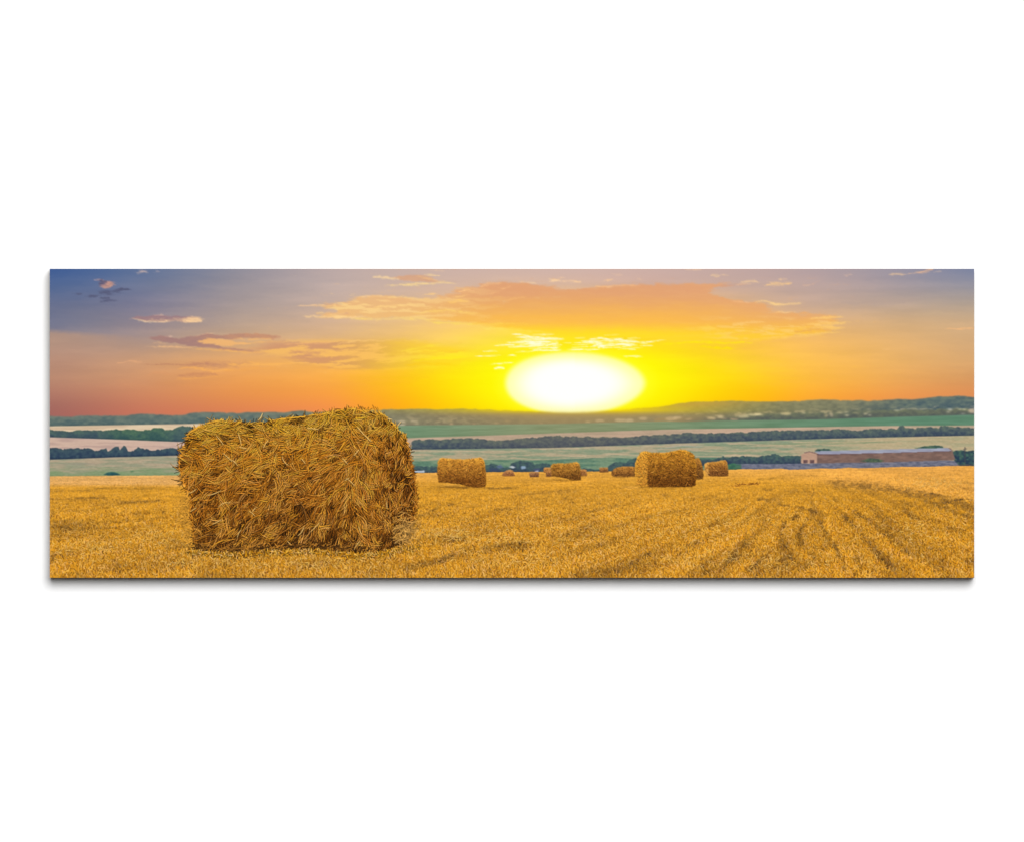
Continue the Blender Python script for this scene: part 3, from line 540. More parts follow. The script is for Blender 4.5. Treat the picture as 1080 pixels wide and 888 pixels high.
# far stretch is paler and pinker
pale = (1 - sm(0, .16, depth)) * .5
base = mix((216, 153, 46), (236, 172, 84), np.clip(pale * 1.6, 0, 1))
base = mix(base, np.array((210, 150, 50.)), sm(430, 560, X) * (1 - sm(700, 820, X)) * .5)
base = mix(base, np.array((202, 140, 36.)), sm(780, 900, X) * sm(505, 530, Y) * .45)
rightpale = (1 - sm(0, 12, Y - np.interp(xs, [800, 880, 960, 1027], [499, 505, 513, 523])[None, :])) * sm(820, 900, X)
base = mix(base, np.array((232, 166, 76.)), rightpale * .8)
leftpale = (1 - sm(509, 514, Y)) * (1 - sm(240, 300, X))
base = mix(base, np.array((226, 172, 106.)), leftpale * .75)
fine = fbm(X / 3.0, Y / 1.1, 511, 3) - .5
fine2 = fbm(X / 1.1, Y / 1.5, 515, 2) - .5
rowlines = fbm(X / 26, Y / .9, 513, 3) - .5
brown = np.clip(-D * 2.4, 0, .8)
base = mix(base, np.array((150, 108, 58.)), brown * sm(.05, .2, depth))
ground = base * (1 + np.clip(D * .6, -.24, .3) + (.16 + .16 * depth) * fine + (.10 + .30 * sm(0, .5, depth)) * fine2 + .16 * rowlines * (1 - sm(.1, .4, depth)))[..., None]
ground *= (1 - .05 * sm(.15, .6, depth))[..., None]
cov = sm(-.6, .6, Y - stub_y[None, :] + .5 * (fbm(X / 2, Y * 0, 521) - .5))
lay((slice(None), slice(None)), cov, np.clip(ground, 0, 255), FIELD)


def stroke(x, y, ang, ln, wd, col, alpha=1., curve=0., ident=None, shade=.0, lim=None):
    """One straw: a thin tapered arc, with a darker lower side when shade > 0."""
    r = ln * .5 + wd + 1.5
    ca, sa = math.cos(ang), math.sin(ang)
    hx, hy = abs(ca) * ln * .5 + wd + 2 + abs(curve) * ln * ln * .25, abs(sa) * ln * .5 + wd + 2 + abs(curve) * ln * ln * .25
    i0, i1 = int((x - hx - PX0) * S), int((x + hx - PX0) * S) + 2
    j0, j1 = int((y - hy - PY0) * S), int((y + hy - PY0) * S) + 2
    if i0 < 0: i0 = 0
    if j0 < 0: j0 = 0
    if i1 > W: i1 = W
    if j1 > H: j1 = H
    if i0 >= i1 or j0 >= j1:
        return
    dx = xs[i0:i1][None, :] - x
    dy = ys[j0:j1][:, None] - y
    s = dx * ca + dy * sa
    t = dy * ca - dx * sa - curve * (s * s - ln * ln * .08)
    e = np.clip((ln * .5 - np.abs(s)) * S + .5, 0, 1)
    hw = wd * .5 * (1 - .45 * np.clip(np.abs(s) / (ln * .5), 0, 1) ** 2)
    v = IMG[j0:j1, i0:i1]
    if shade:
        c2 = np.clip((hw + .25 - np.abs(t - wd * .75)) * S + .5, 0, 1) * e * shade
        v *= (1 - c2)[..., None]
    c = np.clip((hw - np.abs(t)) * S + .5, 0, 1) * e * alpha
    v += c[..., None] * (col - v)
    if ident is not None:
        IDS[j0:j1, i0:i1][c > .5] = ident


def lit(c, f):
    c = np.asarray(c, float)
    return c * f if f <= 1 else c * (1 + (f - 1) * .25) * (1 - min(.85, (f - 1) * .8)) + np.array((250, 198, 98.)) * min(.85, (f - 1) * .8)


PAL = np.array([(216, 152, 32), (246, 198, 104), (228, 176, 110), (168, 104, 22), (224, 150, 20), (238, 180, 66), (124, 74, 20), (252, 216, 150)], float)
PW = np.array([.26, .10, .11, .14, .20, .11, .06, .02])
N = 62000
dd = rng.random(N) ** .85
px = PX0 + rng.random(N) * 975
py = np.interp(px, xs, stub_y) + 3 + dd * 122
o = np.argsort(py)
for k in o:
    x, y = px[k], py[k]
    if y > 613:
        continue
    i, j = min(W - 1, int((x - PX0) * S)), min(H - 1, max(0, int((y - PY0) * S)))
    d = depth[j, i]
    ln = (1.1 + 4.4 * d ** 1.1) * (.5 + 1.0 * rng.random())
    wd = .55 + .5 * d * (.5 + rng.random())
    flat = rng.random() < .22 + .25 * (1 - d)
    ang = -math.pi / 2 + rng.normal(0, .55) if not flat else rng.normal(0, .45)
    c = PAL[rng.choice(8, p=PW)] * (.55 + .45 * base[j, i] / np.array([196, 138, 44.])) if False else PAL[rng.choice(8, p=PW)]
    c = c * (1 + np.clip(.95 * D[j, i], -.42, .3)) * (.92 + .16 * rng.random()) * (.99, .965, 1.0)
    c = np.clip(.66 * c + .34 * base[j, i], 0, 255)
    stroke(x, y - ln * .3, ang, ln, wd, c, .26 + .5 * min(1, d * 1.9), rng.normal(0, .03), None, .06 * min(1, d * 2))
for k in range(1900):
    cx, cy, rx, ry = [(530, 568, 55, 5), (470, 562, 30, 7), (170, 566, 34, 10), (95, 575, 40, 12), (215, 590, 60, 7), (345, 593, 60, 7), (640, 560, 90, 14), (760, 545, 60, 10), (970, 560, 40, 16), (560, 590, 90, 9), (990, 508, 34, 6), (800, 590, 110, 9)][k % 12]
    x, y = cx + rng.normal(0, rx * .6), cy + rng.normal(0, ry * .6)
    if not (PX0 < x < PX1 and y < 612):
        continue
    d = depth[min(H - 1, int((y - PY0) * S)), min(W - 1, int((x - PX0) * S))]
    c = np.array([(252, 204, 104), (244, 186, 82), (240, 184, 104), (254, 214, 132)])[int(4 * rng.random())] * (.88 + .12 * rng.random())
    stroke(x, y, rng.normal(-.2, .8), (2 + 5 * rng.random()) * (.4 + .6 * d), .5 + .4 * d * rng.random(), c, .6, rng.normal(0, .03), None, .05)
for k in range(900):                                  # dark gaps between the stalks
    x, y = PX0 + 975 * rng.random(), 530 + 80 * rng.random()
    d = depth[min(H - 1, int((y - PY0) * S)), min(W - 1, int((x - PX0) * S))]
    stroke(x, y, rng.normal(-1.3, .6), (1.5 + 2.5 * rng.random()) * (.4 + .7 * d), .6 + .5 * rng.random(), np.array((150, 90, 24)) * (.7 + .5 * rng.random()), .5, 0, None, 0)
IDS[(Y > stub_y[None, :] + .3)] = FIELD
# a dark windrow of cut straw beyond the bales, right
for k in range(26):
    x = 777 + 23 * rng.random()
    stroke(x, 510.4 + rng.normal(0, .5) - (x - 777) * .02, rng.normal(0, .5), 2 + 3 * rng.random(), .9, np.array((140, 84, 30)) * (.8 + .5 * rng.random()), .6)
for k in range(12):
    stroke(766 + 14 * rng.random(), 512 + rng.normal(0, .5), rng.normal(0, .3), 3, .7, np.array((176, 112, 40.)), .6)

# ---------------------------------------------------------------- far bales
def bale(pts, seed, top=(244, 176, 60), low=(126, 78, 24), n=300, ln=(2, 5), wd=.8, cap=None, rough=.7, soft=.45, gamma=1., tint=None):
    ident = motif('hay_bale')
    a = np.array(pts, float)
    x0, x1, y0, y1 = a[:, 0].min(), a[:, 0].max(), a[:, 1].min(), a[:, 1].max()
    r = np.random.default_rng(seed)

    def col(x, y):
        v = np.clip((y - y0) / (y1 - y0), 0, 1) ** gamma
        c = mix(top, low, np.clip(.12 + .95 * v ** .8 + .5 * (fbm(x / 3, y / 2, seed) - .5), 0, 1))
        if cap is not None:
            c = mix(c, cap[1], sm(cap[0] + 1.5, cap[0] - 1.5, x) * .8 if cap[2] < 0 else sm(cap[0] - 1.5, cap[0] + 1.5, x) * .8)
        return c
    # contact line under the bale
    streak([(x0 - .5, y1 - .2), ((x0 + x1) / 2, y1), (x1 + 1, y1 - .2)], .7 + (y1 - y0) * .02, (124, 80, 26), .6, seed=seed)
    poly(pts, col, ident, (rough * .55, rough * .4), (2.5, 2), (soft, soft), 1, seed)
    for k in range(n):
        x, y = x0 + (x1 - x0) * r.random(), y0 + (y1 - y0) * r.random()
        if not (inside(np.array([x - 1.]), np.array([y - .8]), pts)[0] and inside(np.array([x + 1.]), np.array([y + .8]), pts)[0]):
            continue
        c = col(np.array([[x]]), np.array([[y]]))[0, 0]
        f = math.exp(r.normal(0, .2))
        c = np.clip(lit(c, f * 1.06) * (1.04, .96, .9), 0, 248)
        stroke(x, y, r.normal(.0, .9), ln[0] + (ln[1] - ln[0]) * r.random(), wd * (.6 + .5 * r.random()), c, .62, r.normal(0, .05), None, .12)
    return ident


bale([(529, 501.4), (531, 498), (534, 495.8), (538, 494.8), (541, 496), (543.4, 501.6)], 601, (216, 156, 88), (150, 96, 60), 30, (1, 3), .7, rough=.3)
bale([(558.4, 498.4), (561, 497.4), (567.6, 497.4), (568.6, 499), (568.4, 502.6), (558.6, 502.6)], 602, (206, 148, 84), (116, 76, 60), 30, (1, 3), .7, rough=.3)
bale([(573.2, 493.6), (575, 492.6), (581, 492.4), (582, 497.6), (573.4, 498)], 603, (222, 160, 80), (160, 104, 56), 25, (1, 3), .7, rough=.3)
bale([(575.6, 497.4), (577, 496.4), (582, 496.4), (582, 502.2), (575.8, 502.2)], 604, (206, 144, 76), (122, 78, 50), 25, (1, 3), .7, rough=.3)
bale([(611, 495), (616, 494.6), (618.6, 495.4), (619.2, 501), (612, 501.6)], 605, (216, 150, 76), (136, 88, 50), 25, (1, 3), .7, rough=.3)
bale([(632, 493), (636, 492.4), (641, 492.8), (641.8, 497.6), (632.2, 497.8)], 606, (214, 152, 76), (122, 78, 48), 30, (1, 3), .7, rough=.3)
stray = bale([(644.6, 498), (647, 494.6), (651, 492.6), (656, 491.6), (664, 491.5), (673, 492.4), (673, 502.2), (660, 502.4), (648, 502.2), (645, 500.6)], 607, (214, 148, 62), (124, 80, 36), 120, (1.5, 4), .8, rough=.4)
bale([(580.8, 491), (583, 488.8), (588, 488.2), (596, 488.4), (603, 487.6), (608, 486.8), (611, 488.4), (612.4, 495), (612.6, 506), (606, 506.4), (598, 504.4), (590, 502.8), (582, 502)], 608, (238, 172, 66), (112, 70, 26), 260, (1.5, 4), .8, rough=.5)
bale([(733, 483), (737, 482.6), (739.6, 487), (741.6, 494), (742, 501), (741, 504.8), (733, 505)], 609, (206, 142, 56), (112, 72, 30), 90, (1.5, 4), .8, rough=.5)
bale([(743, 489), (746, 487), (752, 486.8), (758, 486.2), (761, 485), (765, 484.9), (767.2, 488), (768.2, 495), (768, 501.6), (757, 501.8), (746, 501.4), (743, 496)], 610, (232, 166, 66), (120, 74, 36), 200, (1.5, 4), .8, (747.5, (232, 172, 84), -1), rough=.5)
NEAR = bale([(461.6, 486), (464, 483.2), (466.5, 482.4), (472, 483.2), (480, 483.8), (490, 483.9), (499, 483.2), (506, 482), (510, 483.8), (511.6, 490), (512.8, 500), (512.4, 512.6), (506, 513.8), (498, 513.2), (490, 511.6), (480, 509.6), (470, 508.6), (462.4, 508.4), (461, 498)], 611, (250, 180, 66), (124, 74, 22), 700, (2, 5), .85, rough=.8)
MID = bale([(670, 488), (672.6, 481), (676, 476.6), (680, 475.4), (686, 476.8), (694, 477.3), (703, 477), (710, 475.4), (716, 474.2), (723, 474.3), (728, 476.4), (732, 480), (734.4, 490), (734.8, 502), (733.4, 512), (722, 513.4), (710, 513), (695, 513.4), (683, 513), (675, 512.6), (670.6, 510), (669.6, 498)], 612, (246, 176, 54), (112, 66, 18), 1300, (2, 6), .85, (683, (238, 172, 60), -1), rough=.9)
for k in range(70):                                   # loose straw heaped at the feet of the bales
    x0, y0, wdt = [(664, 512.6, 8), (664, 513, 7), (474, 510.6, 12)][k % 3]
    x = x0 + rng.normal(0, wdt * .5)
    stroke(x, y0 + abs(rng.normal(0, 1)) + .1 * abs(x - x0) * 0, rng.normal(0, .3), 3 + 4 * rng.random(), .9, np.array((222, 160, 62)) * (.8 + .35 * rng.random()), .7)

# ---------------------------------------------------------------- the great bale
BIG = motif('hay_bale')
OUT = [(197, 463), (199, 457.5), (207, 452), (214, 448.5), (222, 445.6), (232, 443.4), (250, 445.4), (262, 446.6), (275, 446), (285, 443.6), (300, 442), (313, 440.6), (322, 439.6), (330, 438), (345, 436.2), (356, 433.8), (364, 431.6), (372, 431.6), (380, 433.2), (390, 433.8), (400, 435.6), (408, 440.4), (415, 448), (421, 455), (427.5, 460), (430, 470), (433, 485), (436, 500), (438, 515), (439, 527),
       (437, 540), (435, 555), (431, 567), (420, 575), (405, 579), (394, 581), (380, 581), (366, 579.4), (350, 578), (330, 577), (310, 576.6), (290, 577.4), (270, 579.6), (250, 580.6), (225, 580.6), (212, 579), (206, 570), (203, 558), (201, 545), (201, 530), (198, 517), (194, 507), (191.6, 498), (189.6, 487), (193, 477), (194.6, 469)]


def tone(x, y):
    """Colour of the straw across the great bale: bright shoulders, brown foot, greyer end at the right."""
    top = np.interp(x, [195, 230, 300, 365, 400, 438], [452, 444, 441, 432, 436, 470])
    v = np.clip((y - top) / (579 - top), 0, 1)
    c = mix((250, 186, 60), (220, 150, 42), sm(.02, .28, v))
    c = mix(c, np.array((172, 110, 26.)), sm(.26, .62, v))
    c = mix(c, np.array((112, 68, 14.)), sm(.66, 1, v))
    c = mix(c, np.array((212, 146, 48.)), .6 * np.exp(-((x - 378) / 26) ** 2 - ((y - 510) / 48) ** 2) * .8)
    c = mix(c, np.array((218, 152, 52.)), np.exp(-((x - 390) / 9) ** 2) * .8 * sm(.12, .4, v))
    c = mix(c, np.array((160, 102, 28.)), sm(398, 408, x) * .75 * sm(.06, .2, v))
    c = mix(c, np.array((176, 130, 66.)), sm(402, 430, x) * sm(535, 565, y) * .8)
    c = mix(c, np.array((150, 92, 20.)), sm(404, 418, x) * sm(452, 484, y) * (1 - sm(540, 562, y)) * .75)
    c = mix(c, np.array((222, 154, 48.)), (1 - sm(192, 212, x)) * .6)
    c = mix(c, np.array((128, 80, 18.)), .55 * np.exp(-((x - 300) / 16) ** 2) * sm(480, 500, y) * (1 - sm(560, 575, y)))
    return c


w, cov = poly(OUT, lambda x, y: tone(x, y) * np.array([.34, .26, .13]), BIG, (2.2, 1.6), (5, 4), (.5, .5), 1, 700)
m0 = (IDS == BIG)


def straw_angle(x, y, r):
    if x > 396:                                        # right-hand end: short, steep, every way
        return math.pi / 2 + r.normal(.15, .55)
    v = (y - 440) / 140
    if v < .22:
        return r.normal(-.1, .75)
    if x > 372:
        return math.pi / 2 - .35 + r.normal(0, .38) if y > 490 else r.normal(1.0, .6)
    lean = -.35 - .55 * min(1, max(0, (y - 470) / 70))
    if 300 < x <= 372 and y > 488:                     # a fan of straw falling away from the seam
        f = math.atan2(y - 470, x - 388)
        return f + r.normal(0, .28)
    return lean + r.normal(0, .5)


r = np.random.default_rng(77)
LAYERS = [(1600, .36, .7, .3), (2100, .58, .85, .36), (2100, .84, .88, .36), (1500, 1.10, .92, .3), (760, 1.38, .92, .28)]
for n, gain, al, var in LAYERS:                       # tufts of a few nearly parallel straws each
    X1, Y1 = 188 + 253 * r.random(n), 430 + 152 * r.random(n)
    CL = .4 * fbm(X1 / 13, Y1 / 9, 731, 3) + .6 * sm(.3, .7, fbm(X1 / 5.5, Y1 / 4, 735, 2))
    for k in range(n):
        xc, yc = X1[k], Y1[k]
        if not m0[int((yc - PY0) * S), int((xc - PX0) * S)]:
            continue
        a0 = straw_angle(xc, yc, r)
        if r.random() < .3:
            a0 += r.normal(0, .8)
        cv = r.normal(0, .022)
        f0 = gain * math.exp(r.normal(0, var * .7)) * (.42 + 1.12 * CL[k])
        ln0 = (6.5 + 12 * r.random() ** 1.4) * (.58 if xc > 398 else 1) * (.9 if yc < 465 else 1.15)
        m = 2 + int(4.5 * r.random())
        for q in range(m):
            off = (q - m / 2) * (1.0 + .6 * r.random())
            sh = r.normal(0, ln0 * .2)
            x = xc - math.sin(a0) * off + math.cos(a0) * sh
            y = yc + math.cos(a0) * off + math.sin(a0) * sh
            j, i = int((y - PY0) * S), int((x - PX0) * S)
            if not (0 <= i < W and 0 <= j < H and m0[j, i]):
                continue
            f = f0 * math.exp(r.normal(0, var * .8))
            c = lit(tone(np.array([[x]]), np.array([[y]]))[0, 0], f * 1.12) * (1.05, .91 + .06 * r.random(), .55 + .4 * r.random())
            if r.random() < .10:
                c = c * .68 + np.array((218, 180, 136)) * .32 * min(1, f)
            stroke(x, y, a0 + r.normal(0, .13), ln0 * (.6 + .7 * r.random()), .34 + .30 * r.random(), np.clip(c, 0, 250), al, cv + r.normal(0, .015), None, .34)
# straws that stick out along the outline
P = np.array(OUT)
seg = np.roll(P, -1, 0) - P
L = np.hypot(seg[:, 0], seg[:, 1])
cum = np.cumsum(L)
ctr = np.array((315, 515.))
for k in range(430):
    u = r.random() * cum[-1]
    q = int(np.searchsorted(cum, u))
    p = P[q] + seg[q] * r.random()
    if p[1] > 572:
        continue
    out = p - ctr
    a = math.atan2(out[1], out[0] * .9) + r.normal(0, .75)
    if p[1] < 470:
        a = r.normal(-.15 if p[0] < 390 else .9, .55)
    ln = 3.5 + 5.5 * r.random() ** 2
    c = lit(tone(p[0][None, None], p[1][None, None])[0, 0], .85 + .65 * r.random()) * (1.04, .95, .8)
    stroke(p[0] + out[0] * .004, p[1] + out[1] * .004, a, ln, .4 + .4 * r.random(), np.clip(c, 0, 250), .85, r.normal(0, .03), BIG, .05)
# pale single straws over the face
for (x, y, a, ln) in [(232, 464, .9, 12), (240, 482, .75, 14), (247, 487, .7, 10), (253, 463, 1.3, 14), (256, 472, .2, 8), (280, 468, -1, 9), (266, 541, .7, 8), (268, 537, -.9, 7), (252, 562, -1.1, 9), (364, 486, .9, 9), (370, 508, .75, 12), (381, 455, .85, 14), (388, 462, .8, 10), (330, 452, .1, 13), (320, 486, .9, 7), (366, 505, -.6, 6), (376, 477, -.9, 9), (229, 550, -.5, 12), (236, 531, -.35, 14), (306, 573, .7, 9), (293, 577, 1, 5), (318, 560, -1.0, 12), (332, 556, -.8, 14), (380, 560, 1.2, 12), (376, 575, -1, 12), (408, 532, 1.5, 9), (204, 537, -.6, 8), (203, 518, -.5, 10), (226, 520, -.35, 16), (300, 486, 1.0, 12), (420, 570, -.5, 9), (436, 575, 1, 6), (430, 560, -.8, 5), (274, 441.6, -.9, 6), (276, 438.6, -1.2, 6), (421, 447, -.9, 6), (411, 442, .2, 6)]:
    stroke(x, y, a, ln, .8, np.array((244, 200, 120)) * (1 if y < 480 else .9), .85, r.normal(0, .02), BIG, .2)
# shade and litter where it meets the stubble, drawn as straw
for k in range(520):
    x = 206 + 190 * r.random()
    y = np.interp(x, [206, 250, 290, 330, 380, 400], [580, 581, 578, 577, 581.5, 580]) + r.normal(0, 1.3)
    c = np.array((66, 40, 14)) if r.random() < .62 else np.array((168, 112, 40))
    stroke(x, y - 2, r.normal(-.3, .7), 3 + 5 * r.random(), .9, c * (.8 + .4 * r.random()), .7, 0, None)
for k in range(900):
    x = 196 + 246 * r.random()
    y = np.interp(x, [196, 250, 290, 330, 380, 400, 442], [580, 583, 580, 579.5, 583.5, 582, 574]) + abs(r.normal(0, 2.4))
    c = PAL[r.choice(8, p=PW)] * (.8 + .3 * r.random())
    stroke(x, y, -math.pi / 2 + r.normal(0, .6) if r.random() < .6 else r.normal(0, .4), 3 + 4 * r.random(), .9, c, .75, 0, FIELD, .15)
for k in range(420):                                   # straw spilling from the left foot and the right corner
    if k % 2:
        x, y = 198 - abs(r.normal(0, 6)), 520 + 56 * r.random()
        x += (y - 520) * .08
        c = np.array((222, 156, 54.)) * (.75 + .4 * r.random())
    else:
        x, y = 428 + r.normal(0, 7), 560 + r.normal(0, 9)
        c = np.array((196, 146, 72.)) * (.65 + .6 * r.random())
    stroke(x, y, r.normal(-.2, .8), 4 + 5 * r.random(), .85, np.clip(c, 0, 250), .7, r.normal(0, .03), None, .06)

# the print is crisply sharpened
crisp = .25 + .15 * sm(405, 440, Y) + .18 * sm(512, 545, Y)
crisp[IDS == BIG] = .6
lum = IMG @ np.array([.3, .59, .11])
gain = 1 + crisp * (1 - sm(0, .3, core)) * (lum - blur(lum, 1.0 * S, 1.0 * S)) / np.maximum(lum, 40)
gain = np.minimum(np.clip(gain, .5, 1.5), np.maximum(1, 250 / np.maximum(IMG.max(-1), 1)))
IMG = IMG * gain[..., None]
IMG = np.clip(IMG, 0, 255) / 255.

for ident, text in ((BIG, 'largest straw bale, with loose straw all over it'), (MID, 'bale with a bright left end'), (NEAR, 'bale with a slightly sagging top'), (cMain, 'broad orange bank of cloud over the sun'),
                    (cFork, 'mauve forked cloud'), (cLen, 'long thin cloud with a lit right end'), (cTL, 'small dark cloud with wisps'), (stray, 'flat rounded bale')):
    PART_LABELS[ident] = text


# ----------------------------------------------------------------------------------------------
#  THE OBJECT: a stretched canvas print hung on a white wall, lit by one big soft lamp from above
# ----------------------------------------------------------------------------------------------
import bpy

for o in list(bpy.data.objects):
    bpy.data.objects.remove(o)
scene = bpy.context.scene
COL = scene.collection
U = 1 / 812.5                                          # metres per unit of the print's layout
CX, CY = 540.0, 444.0
ZC = 1.50                                              # height of the camera's axis on the wall
THICK, GAP = .025, .001
FRONT = -(THICK + GAP)
KEY = 1.25                                             # what the lamp gives a white surface here


def to_xz(px, py):
    return (px - CX) * U, ZC - (py - CY) * U


def lin(c):
    c = np.asarray(c, float)
    return np.where(c <= .04045, c / 12.92, ((c + .055) / 1.055) ** 2.4)


def nodes(name):
    m = bpy.data.materials.new(name)
    m.use_nodes = True
    return m, m.node_tree.nodes, m.node_tree.links, m.node_tree.nodes['Principled BSDF']


def ink_material():
    m, n, l, b = nodes('printed_canvas')
    a = n.new('ShaderNodeVertexColor')
    a.layer_name = 'ink'
    tc = n.new('ShaderNodeTexCoord')
    grain = n.new('ShaderNodeTexNoise')
    grain.inputs['Scale'].default_value = 1500
    grain.inputs['Detail'].default_value = 2
    ramp = n.new('ShaderNodeMapRange')
    ramp.inputs['To Min'].default_value = .94
    ramp.inputs['To Max'].default_value = 1.06
    mul = n.new('ShaderNodeVectorMath')
    mul.operation = 'MULTIPLY'
    l.new(tc.outputs['Object'], grain.inputs['Vector'])
    l.new(grain.outputs[0], ramp.inputs['Value'])
    l.new(a.outputs['Color'], mul.inputs[0])
    l.new(ramp.outputs['Result'], mul.inputs[1])
    l.new(mul.outputs['Vector'], b.inputs['Base Color'])
    b.inputs['Roughness'].default_value = .8
    b.inputs['Specular IOR Level'].default_value = .04
    return m


def plain_material(name, col, rough, scale, amount):
    m, n, l, b = nodes(name)
    tc = n.new('ShaderNodeTexCoord')
    t = n.new('ShaderNodeTexNoise')
    t.inputs['Scale'].default_value = scale
    t.inputs['Detail'].default_value = 4
    l.new(tc.outputs['Object'], t.inputs['Vector'])
    r = n.new('ShaderNodeValToRGB')
    r.color_ramp.elements[0].color = tuple(c * (1 - amount) for c in col) + (1,)
    r.color_ramp.elements[1].color = tuple(col) + (1,)
    l.new(t.outputs[0], r.inputs['Fac'])
    l.new(r.outputs['Color'], b.inputs['Base Color'])
    bump = n.new('ShaderNodeBump')
    bump.inputs['Strength'].default_value = .04
    bump.inputs['Distance'].default_value = .001
    l.new(t.outputs[0], bump.inputs['Height'])
    l.new(bump.outputs['Normal'], b.inputs['Normal'])
    b.inputs['Roughness'].default_value = rough
    b.inputs['Specular IOR Level'].default_value = .1
    return m


M_INK = ink_material()
M_EDGE = plain_material('canvas_edge', (.40, .35, .28), .85, 400, .08)
M_WALL = plain_material('white_wall', (.88, .88, .88), .9, 160, .02)


def mesh_object(name, verts, faces, mat, parent=None, ink=None, smooth=False):
    me = bpy.data.meshes.new(name)
    verts = np.asarray(verts, np.float32)
    faces = np.asarray(faces, np.int32)
    me.vertices.add(len(verts))
    me.vertices.foreach_set('co', verts.ravel())
    me.loops.add(faces.size)
    me.loops.foreach_set('vertex_index', faces.ravel())
    me.polygons.add(len(faces))
    me.polygons.foreach_set('loop_start', np.arange(0, faces.size, faces.shape[1], dtype=np.int32))
    me.polygons.foreach_set('loop_total', np.full(len(faces), faces.shape[1], np.int32))
    me.update(calc_edges=True)
    if ink is not None:
        at = me.color_attributes.new('ink', 'FLOAT_COLOR', 'POINT')
        rgba = np.ones((len(verts), 4), np.float32)
        rgba[:, :3] = ink
        at.data.foreach_set('color', rgba.ravel())
    me.materials.append(mat)
    o = bpy.data.objects.new(name, me)
    COL.objects.link(o)
    if parent is not None:
        o.parent = parent
    return o


# the wall
h = 6.0
wall = mesh_object('wall', [(-h, 0, ZC - h), (h, 0, ZC - h), (h, 0, ZC + h), (-h, 0, ZC + h)], [(0, 1, 2, 3)], M_WALL)
wall['kind'] = 'structure'

# the print: an Empty at the foot of the panel
x0, ztop = to_xz(PX0, PY0)
x1, zbot = to_xz(PX1, PY1)
root = bpy.data.objects.new('canvas_print', None)
COL.objects.link(root)
root.location = ((x0 + x1) / 2, 0, zbot)
root['label'] = 'wide canvas print of straw bales in a stubble field at sunset, on white wall'
root['category'] = 'canvas print'
RX, RZ = (x0 + x1) / 2, zbot


def box_body():
    """The stretched canvas behind the ink: a box with softened long edges."""
    w, hh, r = (x1 - x0) / 2, ztop - zbot, .0012
    prof = [(-GAP, 0), (FRONT + r, 0), (FRONT + r * .4, r * .3), (FRONT + .0004, r)]   # (y, inset)
    v, f = [], []
    for y, i in prof:
        v += [(-w + i, y, i), (w - i, y, i), (w - i, y, hh - i), (-w + i, y, hh - i)]
    for k in range(len(prof) - 1):
        for q in range(4):
            a, b = 4 * k + q, 4 * k + (q + 1) % 4
            f.append((a, b, b + 4, a + 4))
    n = 4 * (len(prof) - 1)
    f.append((n, n + 1, n + 2, n + 3))
    f.append((3, 2, 1, 0))
    return v, f


v, f = box_body()
mesh_object('canvas_body', v, f, M_EDGE, root)

# the ink: the fine grid of the picture, one mesh per printed motif
INK = np.clip(lin(IMG) / KEY, 0, .86)
GX = (xs - CX) * U - RX
GZ = ZC - (ys - CY) * U - RZ
gx, gz = np.meshgrid(GX, GZ)
JS = 256                                               # the smooth upper sky takes a grid half as fine


for k, name in enumerate(MOTIFS):                      # scraps too small to be a motif stay part of what is around them
    n_here = (IDS[:JS:2, ::2] == k).sum() + (IDS[JS:] == k).sum()
    if n_here < 14:
        j, i = np.nonzero(IDS == k)
        if len(j):
            IDS[IDS == k] = IDS[max(0, j.min() - 3), max(0, i.min() - 3)]


def cells(j0, j1, st):
    j, i = np.meshgrid(np.arange(j0, j1, st), np.arange(0, W - 1, st), indexing='ij')
    j, i = j.ravel(), i.ravel()
    q = np.stack([j * W + i, (j + st) * W + i, (j + st) * W + i + st, j * W + i + st], 1)
    return q, IDS[j + st // 2, i + st // 2]


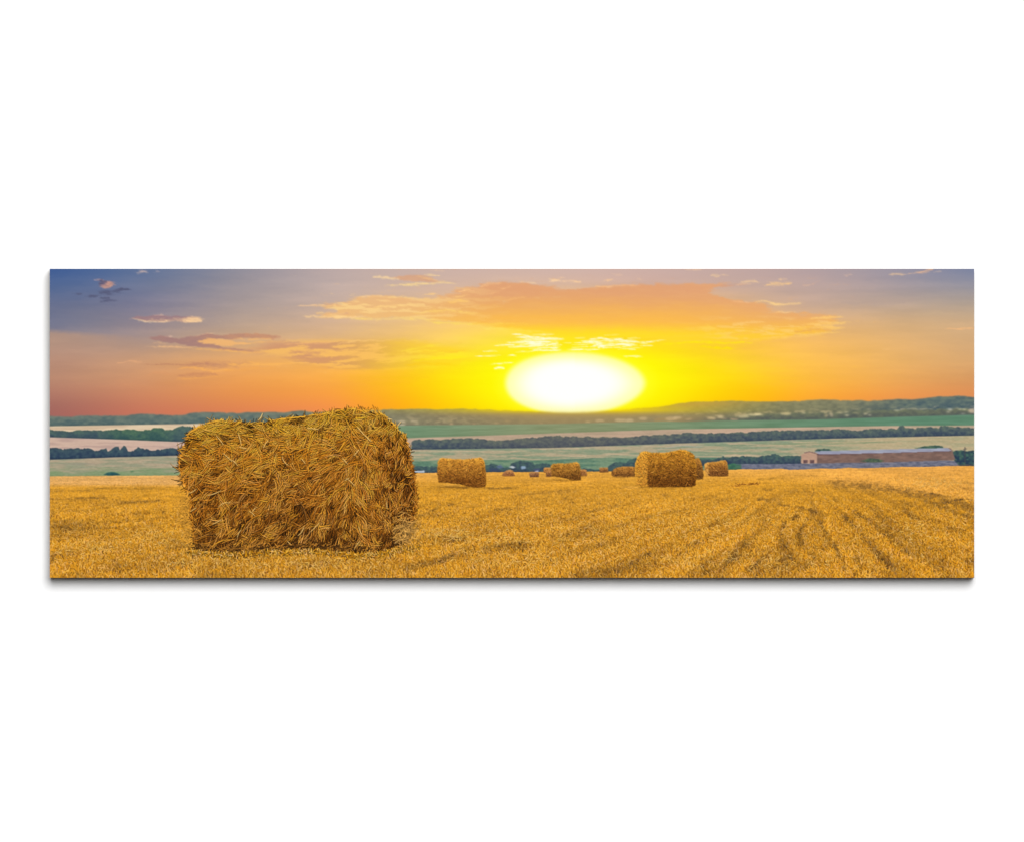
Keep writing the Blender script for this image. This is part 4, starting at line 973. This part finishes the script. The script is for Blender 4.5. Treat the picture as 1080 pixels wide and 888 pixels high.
qa, ia = cells(0, JS, 2)
qb, ib = cells(JS, H - 1, 1)
Q, QI = np.concatenate([qa, qb]), np.concatenate([ia, ib])
order = np.argsort(QI, kind='stable')
Q, QI = Q[order], QI[order]
LABELS = {}
made = {}
for k, name in enumerate(MOTIFS):
    a, b = np.searchsorted(QI, k), np.searchsorted(QI, k, 'right')
    if b <= a:
        continue
    used, inv = np.unique(Q[a:b].ravel(), return_inverse=True)
    co = np.stack([gx.ravel()[used], np.full(len(used), FRONT), gz.ravel()[used]], 1)
    parent = root
    nm = name
    if '/' in name:
        top, nm = name.split('/')
        parent = made[top]
    o = mesh_object(nm, co, inv.reshape(-1, 4), M_INK, parent, INK.reshape(-1, 3)[used])
    made.setdefault(name, o)
    if k in PART_LABELS:
        o['label'] = PART_LABELS[k]

# ---------------------------------------------------------------- light, air, camera
world = bpy.data.worlds.new('World')
scene.world = world
world.use_nodes = True
bg = world.node_tree.nodes['Background']
bg.inputs['Color'].default_value = (1, 1, 1, 1)
bg.inputs['Strength'].default_value = .035

DIST, TILT, TURN = 30.0, math.radians(22), math.radians(8)
ld = bpy.data.lights.new('softbox', 'AREA')
ld.shape = 'DISK'
ld.size = 2 * DIST * math.tan(math.radians(20.5))
ld.energy = 1.14 * KEY *  math.pi ** 2 * DIST ** 2 / math.cos(TILT)
lo = bpy.data.objects.new('softbox', ld)
COL.objects.link(lo)
lo.location = (DIST * math.cos(TILT) * math.tan(TURN), -DIST * math.cos(TILT), ZC + DIST * math.sin(TILT))
from mathutils import Vector
lo.rotation_euler = (Vector((0, 0, ZC)) - lo.location).to_track_quat('-Z', 'Y').to_euler()

cam = bpy.data.cameras.new('camera')
cam.sensor_width = 36
VIEW = 20.0
cam.lens = 36 * VIEW / (1080 * U)
cam.clip_end = 100
co = bpy.data.objects.new('camera', cam)
COL.objects.link(co)
co.location = (0, FRONT - VIEW, ZC)
co.rotation_euler = (math.radians(90), 0, 0)
scene.camera = co

scene.render.engine = 'CYCLES'
scene.cycles.max_bounces = 6
scene.cycles.use_denoising = True
scene.cycles.denoiser = 'OPENIMAGEDENOISE'
scene.cycles.denoising_input_passes = 'RGB_ALBEDO_NORMAL'
scene.view_settings.view_transform = 'Standard'
scene.view_settings.look = 'None'
scene.view_settings.exposure = 0
scene.view_settings.gamma = 1
